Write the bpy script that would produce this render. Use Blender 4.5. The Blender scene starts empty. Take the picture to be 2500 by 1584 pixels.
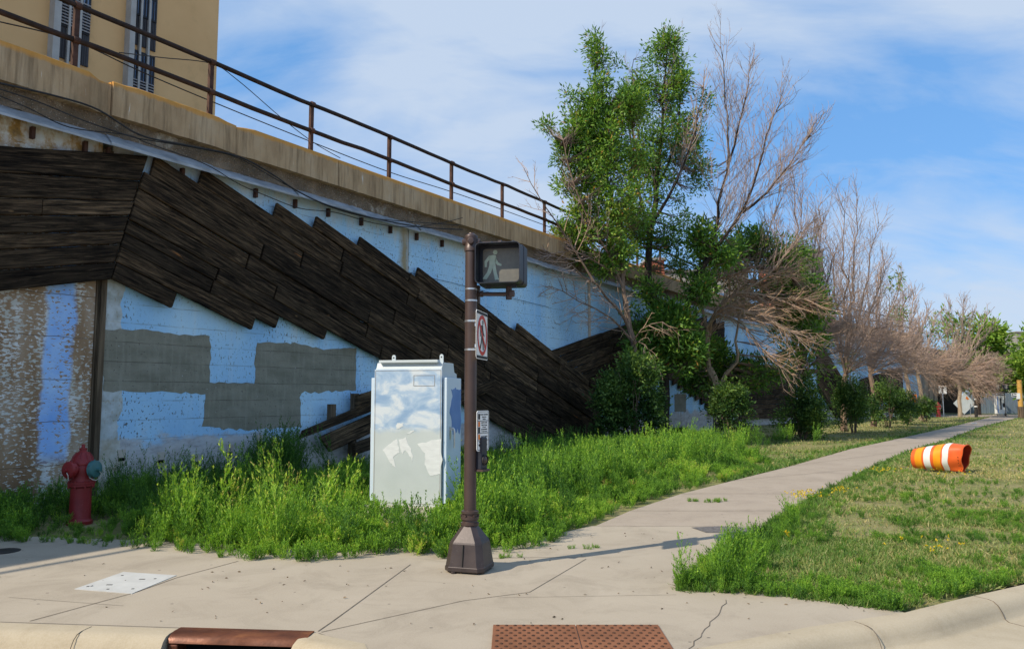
import bpy, math, random
import numpy as np
from mathutils import Vector, Matrix
rng = np.random.default_rng(11)
random.seed(11)
scene = bpy.context.scene
R = math.radians

# ------------------------------------------------------------------ camera
F, PITCH, EYE = 1878.0, R(5.26), 1.6
cd = bpy.data.cameras.new('camera')
cd.sensor_width = 36.0
cd.lens = F / 2500 * 36
cd.clip_end = 2000
cam = bpy.data.objects.new('camera', cd)
cam.location = (0, 0, EYE)
cam.rotation_euler = (R(90) + PITCH, 0, 0)
scene.collection.objects.link(cam)
scene.camera = cam

# ------------------------------------------------------------------ sun, sky, exposure
SUN = Vector((-0.98, -0.60, 1.0)).normalized()          # towards the sun
sl = bpy.data.lights.new('sun', 'SUN')
sl.energy = 3.4
sl.angle = R(0.5)
sl.color = (1.0, 0.91, 0.76)
so = bpy.data.objects.new('sun', sl)
so.rotation_euler = (-SUN).to_track_quat('-Z', 'Y').to_euler()
so.location = (-20, -12, 30)
scene.collection.objects.link(so)
world = bpy.data.worlds.new('World')
scene.world = world
world.use_nodes = True
wt = world.node_tree
wn, wl = wt.nodes, wt.links
bg = wn['Background']
bg.inputs['Strength'].default_value = 0.15
sky = wn.new('ShaderNodeTexSky')
sky.sky_type = 'NISHITA'
sky.sun_disc = False
sky.sun_elevation = math.asin(SUN.z)
sky.sun_rotation = math.atan2(SUN.x, SUN.y)
sky.air_density = 1.0
sky.dust_density = 0.35
sky.ozone_density = 1.6
# thin cirrus laid out on a flat layer high above the ground
tc = wn.new('ShaderNodeTexCoord')
sep = wn.new('ShaderNodeSeparateXYZ'); wl.new(tc.outputs['Generated'], sep.inputs[0])
def wmath(op, a, b=None, clamp=False):
    m = wn.new('ShaderNodeMath'); m.operation = op; m.use_clamp = clamp
    for i, v in enumerate((a, b)):
        if v is None: continue
        if isinstance(v, (int, float)): m.inputs[i].default_value = v
        else: wl.new(v, m.inputs[i])
    return m.outputs[0]
zz = wmath('ADD', wmath('MAXIMUM', sep.outputs[2], 0.0), 0.34)
comb = wn.new('ShaderNodeCombineXYZ')
wl.new(wmath('DIVIDE', sep.outputs[0], zz), comb.inputs[0])
wl.new(wmath('DIVIDE', sep.outputs[1], zz), comb.inputs[1])
def cloud(scale, rot, loc, detail, dist, rough=0.55):
    mp = wn.new('ShaderNodeMapping')
    mp.inputs['Rotation'].default_value = (0, 0, R(rot))
    mp.inputs['Scale'].default_value = scale
    mp.inputs['Location'].default_value = loc
    wl.new(comb.outputs[0], mp.inputs[0])
    n = wn.new('ShaderNodeTexNoise')
    n.inputs['Scale'].default_value = 1.0
    n.inputs['Detail'].default_value = detail
    n.inputs['Roughness'].default_value = rough
    n.inputs['Distortion'].default_value = dist
    wl.new(mp.outputs[0], n.inputs['Vector'])
    return n.outputs[0]
CLX, CLY = 0.77, 13.92
n1 = cloud((0.95, 1.75, 1), 32, (CLX, CLY, 0), 4, 0.5, 0.5)
n2 = cloud((1.9, 4.2, 1), 38, (2.88, 9.25, 0), 7, 0.8, 0.6)
n3 = cloud((6, 15.0, 1), 40, (1.4, 5.2, 0), 5, 0.8, 0.6)
cov = wmath('ADD', wmath('ADD', wmath('MULTIPLY', n1, 0.66), wmath('MULTIPLY', n2, 0.27)), wmath('MULTIPLY', n3, 0.07))
cr = wn.new('ShaderNodeValToRGB')
cr.color_ramp.elements[0].position = 0.415; cr.color_ramp.elements[0].color = (0.05, 0.05, 0.05, 1)
cr.color_ramp.elements[1].position = 0.59; cr.color_ramp.elements[1].color = (0.86, 0.86, 0.86, 1)
wl.new(cov, cr.inputs[0])
mx = wn.new('ShaderNodeMix'); mx.data_type = 'RGBA'
wl.new(cr.outputs[0], mx.inputs[0])
tn = wn.new('ShaderNodeMix'); tn.data_type = 'RGBA'; tn.blend_type = 'MULTIPLY'; tn.inputs[0].default_value = 1.0
wl.new(sky.outputs[0], tn.inputs[6]); tn.inputs[7].default_value = (0.72, 0.90, 1.08, 1)
fl_ = wn.new('ShaderNodeMix'); fl_.data_type = 'RGBA'; fl_.inputs[0].default_value = 0.72
wl.new(tn.outputs[2], fl_.inputs[6]); fl_.inputs[7].default_value = (0.50, 1.55, 3.3, 1)
wl.new(fl_.outputs[2], mx.inputs[6])
mx.inputs[7].default_value = (2.75, 3.2, 3.85, 1)
wl.new(mx.outputs[2], bg.inputs['Color'])
scene.view_settings.view_transform = 'Standard'
scene.view_settings.look = 'None'
scene.view_settings.gamma = 1.0
scene.view_settings.exposure = 0.58
scene.cycles.max_bounces = 6
scene.cycles.transparent_max_bounces = 8
scene.cycles.caustics_reflective = False
scene.cycles.caustics_refractive = False

# ------------------------------------------------------------------ survey helpers (a sighting is turned into a point at a known distance)
KD = 2500 / 2408.0
def ray(dx, dy):
    u, v = dx * KD - 1250, 792 - dy * KD
    return u, F * math.cos(PITCH) - v * math.sin(PITCH), F * math.sin(PITCH) + v * math.cos(PITCH)
def P(dx, dy, Y):
    x, y, z = ray(dx, dy); t = Y / y
    return Vector((x * t, Y, EYE + z * t))
def G(dx, dy, z0=0.0):
    x, y, z = ray(dx, dy); t = (z0 - EYE) / z
    return Vector((x * t, y * t, z0))
class Frame:                                   # a vertical plane: s along it, d into it, z up
    def __init__(self, a, D):
        self.a, self.D = R(a), D
        self.M = Matrix.Translation((-D * math.cos(self.a), D * math.sin(self.a), 0)) @ Matrix.Rotation(R(90) - self.a, 4, 'Z')
    def W(self, dx, dy, off=0.0):
        x, y, z = ray(dx, dy)
        t = (self.D - off) / (y * math.sin(self.a) - x * math.cos(self.a))
        return (x * math.sin(self.a) + y * math.cos(self.a)) * t, EYE + z * t
    def at(self, s, d, z):
        return self.M @ Vector((s, d, z))
W1 = Frame(32.5, 11.6)
BEND = W1.at(40, 0, 0)
A2 = 43.4
W2 = Frame(A2, BEND.y * math.sin(R(A2)) - BEND.x * math.cos(R(A2)))
S2 = BEND.x * math.sin(R(A2)) + BEND.y * math.cos(R(A2))      # s of the bend on the second stretch

# ------------------------------------------------------------------ materials
class NT:
    def __init__(self, name):
        self.m = bpy.data.materials.new(name); self.m.use_nodes = True
        self.t = self.m.node_tree; self.t.nodes.clear()
        self.out = self.t.nodes.new('ShaderNodeOutputMaterial')
        self._o = None
    def n(self, k): return self.t.nodes.new('ShaderNode' + k)
    def put(self, v, sock):
        if v is None: return
        if hasattr(v, 'is_linked') or isinstance(v, bpy.types.NodeSocket): self.t.links.new(v, sock)
        elif isinstance(v, (tuple, list)) and len(v) == 3 and sock.type == 'RGBA': sock.default_value = (*v, 1)
        else: sock.default_value = v
    def obj(self):
        if not self._o: self._o = self.n('TexCoord').outputs['Object']
        return self._o
    def uv(self):
        return self.n('UVMap').outputs[0]
    def map(self, vec, scale=(1, 1, 1), rot=(0, 0, 0), loc=(0, 0, 0)):
        m = self.n('Mapping'); self.put(vec, m.inputs[0])
        m.inputs['Scale'].default_value = scale; m.inputs['Rotation'].default_value = rot; m.inputs['Location'].default_value = loc
        return m.outputs[0]
    def noise(self, vec, scale=5, detail=4, rough=0.55, dist=0.0):
        m = self.n('TexNoise'); self.put(vec, m.inputs['Vector'])
        for k, v in (('Scale', scale), ('Detail', detail), ('Roughness', rough), ('Distortion', dist)): m.inputs[k].default_value = v
        return m.outputs[0]
    def voro(self, vec, scale=5):
        m = self.n('TexVoronoi'); self.put(vec, m.inputs['Vector']); m.inputs['Scale'].default_value = scale
        return m.outputs['Distance']
    def ramp(self, fac, stops, interp='LINEAR'):
        m = self.n('ValToRGB'); self.put(fac, m.inputs[0]); e = m.color_ramp.elements
        m.color_ramp.interpolation = interp
        while len(e) < len(stops): e.new(0.5)
        for i, (p, c) in enumerate(stops):
            e[i].position = p
            e[i].color = (c, c, c, 1) if isinstance(c, (int, float)) else (*c, 1)
        return m.outputs[0]
    def mix(self, f, a, b, mode='MIX'):
        m = self.n('Mix'); m.data_type = 'RGBA'; m.blend_type = mode
        self.put(f, m.inputs[0]); self.put(a, m.inputs[6]); self.put(b, m.inputs[7])
        return m.outputs[2]
    def math(self, op, a, b=None, clamp=False):
        m = self.n('Math'); m.operation = op; m.use_clamp = clamp
        self.put(a, m.inputs[0]); self.put(b, m.inputs[1])
        return m.outputs[0]
    def sep(self, v):
        m = self.n('SeparateXYZ'); self.put(v, m.inputs[0]); return m.outputs
    def attr(self, name):
        m = self.n('Attribute'); m.attribute_name = name; return m.outputs['Fac']
    def bump(self, h, strength=0.3, dist=0.02):
        m = self.n('Bump'); m.inputs['Strength'].default_value = strength; m.inputs['Distance'].default_value = dist
        self.put(h, m.inputs['Height']); return m.outputs[0]
    def band(self, v, lo, hi, soft):                 # 1 between lo and hi
        a = self.math('DIVIDE', self.math('SUBTRACT', v, lo), soft, True)
        b = self.math('DIVIDE', self.math('SUBTRACT', hi, v), soft, True)
        return self.math('MULTIPLY', a, b)
    def done(self, base, rough=0.8, metal=0.0, normal=None, spec=0.3, extra=None):
        p = self.n('BsdfPrincipled')
        self.put(base, p.inputs['Base Color']); self.put(rough, p.inputs['Roughness']); self.put(metal, p.inputs['Metallic'])
        self.put(spec, p.inputs['Specular IOR Level'])
        if normal is not None: self.put(normal, p.inputs['Normal'])
        self.t.links.new(p.outputs[0], self.out.inputs[0])
        return self.m
    def leaf(self, base, trans=0.35, rough=0.5):
        p = self.n('BsdfPrincipled'); self.put(base, p.inputs['Base Color']); p.inputs['Roughness'].default_value = rough
        p.inputs['Specular IOR Level'].default_value = 0.25
        t = self.n('BsdfTranslucent'); self.put(self.mix(1.0, base, (1.25, 1.2, 0.5), 'MULTIPLY'), t.inputs[0])
        m = self.n('MixShader'); m.inputs[0].default_value = trans
        self.t.links.new(p.outputs[0], m.inputs[1]); self.t.links.new(t.outputs[0], m.inputs[2])
        self.t.links.new(m.outputs[0], self.out.inputs[0])
        return self.m

def simple(name, ca, cb, scale=6, rough=0.7, metal=0.0, bump=0.0, spec=0.3, stretch=(1, 1, 1), detail=5):
    N = NT(name); v = N.map(N.obj(), stretch)
    f = N.noise(v, scale, detail)
    c = N.ramp(f, [(0.3, ca), (0.7, cb)])
    return N.done(c, rough, metal, N.bump(N.noise(v, scale * 6, 4), bump, 0.01) if bump else None, spec)

M = {}
def leafmat(name, stops, trans=0.35):
    N = NT(name); t = N.attr('tint')
    M[name] = N.leaf(N.ramp(t, stops), trans)
leafmat('weed_leaf', [(0.0, (0.030, 0.085, 0.020)), (0.35, (0.075, 0.185, 0.033)), (0.7, (0.26, 0.48, 0.05)), (0.93, (0.52, 0.66, 0.09)), (1.0, (0.54, 0.46, 0.15))])
leafmat('grass_leaf', [(0.0, (0.06, 0.15, 0.025)), (0.35, (0.13, 0.24, 0.045)), (0.55, (0.27, 0.31, 0.10)), (0.75, (0.42, 0.36, 0.16)), (1.0, (0.58, 0.45, 0.20))], 0.25)
leafmat('ash_leaf', [(0.0, (0.04, 0.095, 0.02)), (0.45, (0.115, 0.25, 0.045)), (0.8, (0.28, 0.45, 0.07)), (0.94, (0.36, 0.40, 0.08)), (1.0, (0.50, 0.28, 0.07))])
leafmat('shrub_leaf', [(0.0, (0.03, 0.07, 0.02)), (0.5, (0.075, 0.155, 0.035)), (1.0, (0.28, 0.40, 0.09))])
leafmat('bright_leaf', [(0.0, (0.06, 0.13, 0.02)), (0.6, (0.19, 0.33, 0.045)), (1.0, (0.36, 0.48, 0.08))])
leafmat('dark_leaf', [(0.0, (0.02, 0.05, 0.015)), (0.6, (0.05, 0.11, 0.025)), (1.0, (0.11, 0.19, 0.04))])
leafmat('flower', [(0.0, (0.62, 0.42, 0.01)), (1.0, (0.75, 0.60, 0.04))], 0.2)

def concrete_mat(name, ca, cb, dark, bump=0.15):
    N = NT(name); o = N.obj()
    c = N.ramp(N.noise(o, 0.9, 6, 0.6), [(0.3, ca), (0.7, cb)])
    c = N.mix(N.ramp(N.noise(o, 1.7, 7, 0.72, 0.8), [(0.48, 0.0), (0.70, 0.6)]), c, dark)
    c = N.mix(N.ramp(N.noise(o, 90, 3, 0.6), [(0.35, 0.0), (0.75, 0.22)]), c, (0.62, 0.55, 0.46))
    c = N.mix(N.ramp(N.voro(N.map(o, (1, 1.5, 1), loc=(0.3, 0.1, 0)), 3.4), [(0.040, 0.8), (0.052, 0.0)]), c, (0.07, 0.06, 0.055))
    h = N.noise(o, 55, 5, 0.65)
    M[name] = N.done(c, 0.88, 0, N.bump(h, bump, 0.006), 0.25)
concrete_mat('sidewalk', (0.355, 0.295, 0.22), (0.42, 0.355, 0.27), (0.25, 0.205, 0.15))
concrete_mat('path', (0.335, 0.27, 0.205), (0.385, 0.315, 0.245), (0.25, 0.20, 0.155))
concrete_mat('kerb', (0.39, 0.32, 0.215), (0.46, 0.385, 0.27), (0.30, 0.235, 0.15), 0.25)
concrete_mat('road', (0.37, 0.31, 0.24), (0.42, 0.355, 0.28), (0.29, 0.24, 0.185))
M['joint'] = simple('joint', (0.10, 0.08, 0.06), (0.22, 0.18, 0.14), 9, 0.95)
M['cover'] = simple('cover', (0.46, 0.45, 0.42), (0.55, 0.54, 0.505), 5, 0.8, bump=0.2)
M['lawn_soil'] = None
N = NT('lawn_soil'); o = N.obj()
c = N.ramp(N.noise(o, 0.8, 7, 0.65), [(0.30, (0.15, 0.165, 0.05)), (0.5, (0.26, 0.235, 0.10)), (0.7, (0.34, 0.275, 0.15))])
c = N.mix(N.ramp(N.noise(o, 14, 5, 0.7), [(0.45, 0.0), (0.62, 0.6)]), c, (0.11, 0.15, 0.045))
M['lawn_soil'] = N.done(c, 0.95, 0, N.bump(N.noise(o, 30, 5, 0.7), 0.6, 0.03), 0.1)
M['embankment'] = simple('embankment', (0.2, 0.17, 0.12), (0.3, 0.26, 0.18), 1.0, 0.95)

# painted concrete of the retaining wall (x along it, z up)
def wall_paint():
    N = NT('wall_paint'); o = N.obj(); x, y, z = N.sep(o)[:3]
    blue = N.ramp(N.noise(N.map(o, (0.5, 1, 0.25)), 1.6, 5), [(0.3, (0.29, 0.55, 0.84)), (0.5, (0.40, 0.66, 0.89)), (0.7, (0.54, 0.76, 0.90))])
    streak = N.noise(N.map(o, (2.2, 1, 0.12)), 2.0, 5, 0.6)
    blue = N.mix(N.ramp(streak, [(0.56, 0.0), (0.78, 0.5)]), blue, (0.72, 0.77, 0.78))
    blue = N.mix(N.ramp(streak, [(0.24, 0.6), (0.38, 0.0)]), blue, (0.16, 0.40, 0.84))
    ln = N.math('FRACT', N.math('ADD', N.math('DIVIDE', z, 0.305), N.math('MULTIPLY', N.noise(o, 3, 3), 0.12)))
    seam = N.ramp(ln, [(0.0, 0.55), (0.035, 0.5), (0.07, 0.0)])
    seam = N.math('MULTIPLY', seam, N.ramp(N.noise(o, 2.5, 4), [(0.38, 0.0), (0.6, 1.0)]))
    blue = N.mix(seam, blue, (0.20, 0.22, 0.24))
    sp = N.ramp(N.noise(N.map(o, (1, 1, 0.55)), 26, 2, 0.62), [(0.60, 0.0), (0.63, 0.95)])
    sp = N.math('MULTIPLY', sp, N.ramp(N.noise(o, 1.2, 3), [(0.40, 0.15), (0.6, 1.0)]))
    blue = N.mix(sp, blue, (0.11, 0.10, 0.09))
    low = N.math('SUBTRACT', N.math('ADD', 0.52, N.math('MULTIPLY', N.noise(N.map(o, (1, 1, 2)), 1.6, 6, 0.65), 0.9)), z)
    low = N.ramp(low, [(0.0, 0.0), (0.12, 0.85), (0.4, 1.0)])
    conc = N.ramp(N.noise(N.map(o, (1, 1, 3)), 3, 6, 0.7), [(0.3, (0.30, 0.26, 0.24)), (0.5, (0.52, 0.49, 0.47)), (0.75, (0.66, 0.64, 0.62))])
    c = N.mix(low, blue, conc)
    # rusty water run by the old joint high on the wall
    cx = N.math('ABSOLUTE', N.math('SUBTRACT', N.math('ADD', x, N.math('MULTIPLY', N.noise(o, 3.5, 4), 0.22)), 13.66))
    run = N.math('MULTIPLY', N.ramp(cx, [(0.03, 1.0), (0.22, 0.0)]), N.ramp(N.math('DIVIDE', z, 10), [(0.39, 0.0), (0.44, 1.0)]))
    c = N.mix(N.math('MULTIPLY', run, 0.9), c, (0.33, 0.25, 0.11))
    top = N.ramp(N.math('ADD', N.math('DIVIDE', z, 10), N.math('MULTIPLY', N.noise(N.map(o, (3, 1, 0.4)), 2, 5), 0.1)), [(0.56, 0.0), (0.6, 0.7)])
    c = N.mix(top, c, (0.62, 0.66, 0.68))
    edge = N.math('MULTIPLY', N.math('LESS_THAN', x, N.math('ADD', 6.62, N.math('MULTIPLY', N.noise(N.map(o, (1, 1, 0.6)), 3, 5), 0.45))), 0.75)
    c = N.mix(edge, c, N.ramp(N.noise(o, 5, 5), [(0.35, (0.36, 0.30, 0.18)), (0.6, (0.60, 0.59, 0.52))]))
    M['wall_paint'] = N.done(c, 0.85, 0, N.bump(N.math('SUBTRACT', N.noise(o, 16, 5), N.math('MULTIPLY', seam, 0.8)), 0.35, 0.02), 0.2)
wall_paint()
def wall_stained():
    N = NT('wall_stained'); o = N.obj(); x, y, z = N.sep(o)[:3]
    base = N.ramp(N.noise(N.map(o, (1.2, 1, 0.35)), 1.6, 6, 0.6), [(0.3, (0.20, 0.115, 0.06)), (0.5, (0.33, 0.225, 0.135)), (0.72, (0.47, 0.38, 0.29))])
    fl = N.noise(N.map(o, (0.55, 1, 1.25)), 24, 5, 0.60, 0.4)
    amt = N.math('ADD', fl, N.math('MULTIPLY', N.math('SUBTRACT', N.noise(N.map(o, (3, 1, 0.4)), 1.3, 3), 0.5), 0.45))
    c = N.mix(N.ramp(amt, [(0.525, 0.0), (0.55, 1.0)]), base, N.ramp(N.noise(o, 4, 3), [(0.35, (0.50, 0.50, 0.44)), (0.65, (0.68, 0.68, 0.66))]))
    xs = N.math('ADD', x, N.math('MULTIPLY', N.math('SUBTRACT', N.noise(N.map(o, (1, 1, 0.8)), 1.6, 4), 0.5), 0.35))
    st = N.band(xs, 5.66, 6.12, 0.06)
    low = N.ramp(z, [(0.6, 0.0), (0.8, 1.0)])
    st = N.math('MULTIPLY', N.math('MULTIPLY', st, low), N.ramp(amt, [(0.40, 0.0), (0.43, 1.0)]))
    c = N.mix(st, c, N.ramp(N.noise(o, 2, 4), [(0.3, (0.22, 0.44, 0.88)), (0.7, (0.45, 0.65, 0.92))]))
    left = N.ramp(x, [(0.0, 1.0), (5.6, 1.0), (5.61, 0.0)])
    sc = N.math('FRACT', N.math('ADD', N.math('DIVIDE', z, 0.62), N.math('MULTIPLY', N.noise(o, 2, 4), 0.10)))
    c = N.mix(N.ramp(sc, [(0.0, 0.8), (0.012, 0.8), (0.025, 0.0)]), c, (0.13, 0.09, 0.06))
    hi = N.ramp(N.math('DIVIDE', z, 10), [(0.50, 0.0), (0.53, 1.0)])
    oc = N.ramp(N.noise(N.map(o, (1.6, 1, 1)), 1.9, 6, 0.65), [(0.34, (0.12, 0.085, 0.05)), (0.46, (0.38, 0.24, 0.08)), (0.56, (0.60, 0.60, 0.55)), (0.7, (0.62, 0.70, 0.76))])
    c = N.mix(hi, c, oc)
    M['wall_stained'] = N.done(c, 0.9, 0, N.bump(N.math('ADD', amt, N.math('MULTIPLY', N.noise(o, 40, 4), 0.3)), 0.4, 0.02), 0.15)
wall_stained()
N = NT('parapet'); o = N.obj(); x, y, z = N.sep(o)[:3]
c = N.ramp(N.noise(N.map(o, (1.2, 1, 0.5)), 1.5, 6, 0.65), [(0.3, (0.32, 0.215, 0.12)), (0.5, (0.44, 0.31, 0.18)), (0.72, (0.50, 0.385, 0.255))])
c = N.mix(N.ramp(N.noise(N.map(o, (7, 1, 0.5)), 2, 6, 0.6), [(0.47, 0.0), (0.66, 0.75)]), c, (0.20, 0.14, 0.08))
c = N.mix(N.ramp(N.noise(N.map(o, (5, 1, 0.6), loc=(3, 0, 0)), 2.2, 6, 0.6), [(0.66, 0.0), (0.72, 0.8)]), c, (0.66, 0.62, 0.54))
tz = N.math('ADD', z, N.math('MULTIPLY', N.noise(N.map(o, (2, 1, 1)), 4, 5), 0.10))
c = N.mix(N.ramp(N.math('DIVIDE', tz, 10), [(0.637, 0.0), (0.6415, 0.85)]), c, (0.60, 0.29, 0.06))
M['parapet'] = N.done(c, 0.9, 0, N.bump(N.noise(o, 22, 5), 0.3, 0.02), 0.15)
N = NT('aggregate'); o = N.obj()
c = N.ramp(N.noise(o, 2, 6, 0.7), [(0.3, (0.11, 0.085, 0.06)), (0.55, (0.20, 0.155, 0.11)), (0.75, (0.33, 0.26, 0.19))])
c = N.mix(N.ramp(N.voro(o, 26), [(0.12, 0.7), (0.22, 0.0)]), c, (0.48, 0.41, 0.33))
c = N.mix(N.ramp(N.noise(N.map(o, (1, 1, 0.7)), 1.3, 6, 0.7), [(0.60, 0.0), (0.68, 0.7)]), c, (0.50, 0.46, 0.38))
M['aggregate'] = N.done(c, 0.95, 0, N.bump(N.voro(o, 26), 0.8, 0.03), 0.1)
M['flashing'] = simple('flashing', (0.24, 0.26, 0.28), (0.46, 0.49, 0.52), 2.2, 0.6, 0.25, 0.05, 0.3, (1.5, 1, 4))
N = NT('patch'); o = N.obj(); x, y, z = N.sep(o)[:3]
c = N.ramp(N.noise(N.map(o, (0.7, 1, 1.6)), 2.4, 6, 0.6), [(0.3, (0.185, 0.178, 0.135)), (0.7, (0.285, 0.272, 0.215))])
c = N.mix(N.ramp(N.noise(N.map(o, (9, 1, 1.2)), 1.4, 4, 0.6), [(0.5, 0.0), (0.72, 0.4)]), c, (0.36, 0.35, 0.29))
ln = N.math('FRACT', N.math('ADD', N.math('DIVIDE', z, 0.305), N.math('MULTIPLY', N.noise(o, 3, 3), 0.12)))
sm_ = N.math('MULTIPLY', N.ramp(ln, [(0.0, 0.7), (0.03, 0.6), (0.06, 0.0)]), N.ramp(N.noise(o, 2.5, 4), [(0.36, 0.1), (0.6, 1.0)]))
c = N.mix(sm_, c, (0.10, 0.095, 0.08))
c = N.mix(N.ramp(N.noise(o, 26, 2, 0.6), [(0.66, 0.0), (0.69, 0.8)]), c, (0.09, 0.085, 0.075))
c = N.mix(N.ramp(N.noise(N.map(o, (1, 1, 1), loc=(4, 0, 2)), 18, 3, 0.6), [(0.70, 0.0), (0.73, 0.8)]), c, (0.52, 0.56, 0.58))
M['patch'] = N.done(c, 0.9, 0, N.bump(N.math('SUBTRACT', N.noise(o, 22, 5), N.math('MULTIPLY', sm_, 0.8)), 0.4, 0.02), 0.15)
# charred old timber, grain along u
N = NT('old_timber'); u = N.uv(); t = N.attr('tint')
g1 = N.noise(N.map(u, (1.1, 15, 1)), 1.6, 7, 0.68, 0.8)
g2 = N.noise(N.map(u, (2.5, 55, 1)), 1.0, 5, 0.7, 0.3)
c = N.ramp(g1, [(0.33, (0.007, 0.0058, 0.005)), (0.45, (0.027, 0.021, 0.0155)), (0.56, (0.078, 0.058, 0.040)), (0.70, (0.20, 0.145, 0.095))])
c = N.mix(N.ramp(g2, [(0.58, 0.0), (0.68, 0.7)]), c, (0.17, 0.115, 0.07))
c = N.mix(N.ramp(N.noise(N.map(u, (0.45, 2.2, 1)), 1.6, 5, 0.6), [(0.55, 0.0), (0.72, 0.7)]), c, (0.012, 0.011, 0.012))
c = N.mix(N.math('MULTIPLY', N.ramp(N.noise(N.map(u, (0.35, 0.9, 1), loc=(3, 9, 0)), 1.5, 5, 0.6), [(0.48, 0.0), (0.66, 0.55)]), N.ramp(g1, [(0.35, 0.2), (0.6, 1.0)])), c, (0.125, 0.095, 0.065))
c = N.mix(N.ramp(N.noise(N.map(u, (0.6, 9, 1), loc=(1, 5, 0)), 1.0, 4, 0.6), [(0.62, 0.0), (0.68, 0.85)]), c, (0.006, 0.005, 0.005))
c = N.mix(1.0, c, N.ramp(t, [(0.0, (0.42, 0.40, 0.38)), (0.4, (0.80, 0.74, 0.66)), (0.7, (1.15, 1.02, 0.86)), (1.0, (1.75, 1.6, 1.4))]), 'MULTIPLY')
kn = N.voro(N.map(u, (1.0, 2.2, 1)), 1.3)
c = N.mix(N.ramp(kn, [(0.02, 0.9), (0.06, 0.0)]), c, (0.16, 0.10, 0.05))
c = N.mix(N.ramp(N.noise(N.map(u, (0.5, 5, 1), loc=(7, 3, 0)), 1.5, 4, 0.6), [(0.70, 0.0), (0.73, 0.85)]), c, (0.32, 0.13, 0.045))
M['timber'] = N.done(c, 0.85, 0, N.bump(N.math('ADD', g1, g2), 0.9, 0.015), 0.08)
M['post_wood'] = simple('post_wood', (0.05, 0.035, 0.022), (0.17, 0.125, 0.08), 3, 0.9, 0, 0.3, 0.2, (6, 6, 0.5))
M['rail_iron'] = simple('rail_iron', (0.016, 0.010, 0.008), (0.045, 0.026, 0.020), 8, 0.7, 0.1, 0.1)
M['post_iron'] = simple('post_iron', (0.035, 0.018, 0.013), (0.11, 0.055, 0.04), 6, 0.8, 0.1, 0.2)
M['cable'] = simple('cable', (0.012, 0.012, 0.013), (0.03, 0.03, 0.032), 6, 0.6)
M['black_iron'] = simple('black_iron', (0.018, 0.016, 0.016), (0.04, 0.035, 0.03), 8, 0.6)
N = NT('stucco'); o = N.obj()
c = N.ramp(N.noise(N.map(o, (0.5, 1, 0.5)), 0.9, 6, 0.6), [(0.3, (0.66, 0.405, 0.185)), (0.7, (0.77, 0.49, 0.235))])
c = N.mix(N.ramp(N.noise(N.map(o, (1, 1, 0.6), rot=(0, R(30), 0)), 0.8, 6, 0.7), [(0.56, 0.0), (0.76, 0.5)]), c, (0.40, 0.255, 0.12))
M['stucco'] = N.done(c, 0.9, 0, N.bump(N.noise(o, 15, 4), 0.1, 0.01), 0.1)
M['white_trim'] = simple('white_trim', (0.36, 0.345, 0.32), (0.46, 0.45, 0.42), 3, 0.7)
M['trim_shadow'] = simple('trim_shadow', (0.34, 0.31, 0.27), (0.42, 0.39, 0.34), 3, 0.8)
M['spandrel'] = simple('spandrel', (0.035, 0.033, 0.036), (0.06, 0.055, 0.058), 3, 0.5)
N = NT('window_glass'); M['glass'] = N.done(N.ramp(N.noise(N.obj(), 1.2, 3), [(0.3, (0.07, 0.12, 0.22)), (0.7, (0.16, 0.26, 0.42))]), 0.08, 0, None, 0.9)
M['mullion'] = simple('mullion', (0.015, 0.015, 0.018), (0.03, 0.03, 0.034), 5, 0.5)
M['louvre'] = simple('louvre', (0.30, 0.30, 0.32), (0.40, 0.40, 0.42), 5, 0.6)
# pole paint and hardware
M['bronze'] = simple('bronze', (0.060, 0.038, 0.032), (0.085, 0.055, 0.047), 5, 0.42, 0.25, 0.03, 0.5)
N = NT('bronze_base'); o = N.obj()
c = N.ramp(N.noise(o, 6, 5), [(0.3, (0.042, 0.030, 0.028)), (0.7, (0.075, 0.055, 0.05))])
c = N.mix(N.ramp(N.noise(N.map(o, (7, 7, 40), rot=(0.3, 0.2, 0)), 2.6, 5, 0.7, 0.5), [(0.66, 0.0), (0.70, 0.5)]), c, (0.36, 0.33, 0.31))
M['bronze_base'] = N.done(c, 0.45, 0.25, N.bump(N.noise(o, 30, 4), 0.1, 0.005), 0.5)
M['steel'] = simple('steel', (0.50, 0.50, 0.50), (0.68, 0.68, 0.68), 12, 0.3, 0.85)
M['signal_black'] = simple('signal_black', (0.012, 0.014, 0.022), (0.022, 0.025, 0.036), 5, 0.45, 0, 0.03, 0.4)
M['signal_lens'] = simple('signal_lens', (0.15, 0.14, 0.115), (0.19, 0.175, 0.14), 30, 0.35, 0, 0.05, 0.5)
M['walk_white'] = simple('walk_white', (0.42, 0.52, 0.41), (0.54, 0.63, 0.52), 20, 0.5)
M['sign_white'] = simple('sign_white', (0.76, 0.75, 0.72), (0.84, 0.83, 0.80), 5, 0.45)
M['sign_black'] = simple('sign_black', (0.012, 0.012, 0.012), (0.025, 0.024, 0.024), 5, 0.5)
M['sign_red'] = simple('sign_red', (0.50, 0.035, 0.022), (0.60, 0.06, 0.04), 5, 0.45)
M['sign_orange'] = simple('sign_orange', (0.70, 0.17, 0.02), (0.80, 0.24, 0.03), 5, 0.5)
M['sign_green'] = simple('sign_green', (0.10, 0.22, 0.12), (0.15, 0.28, 0.16), 5, 0.5)
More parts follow.
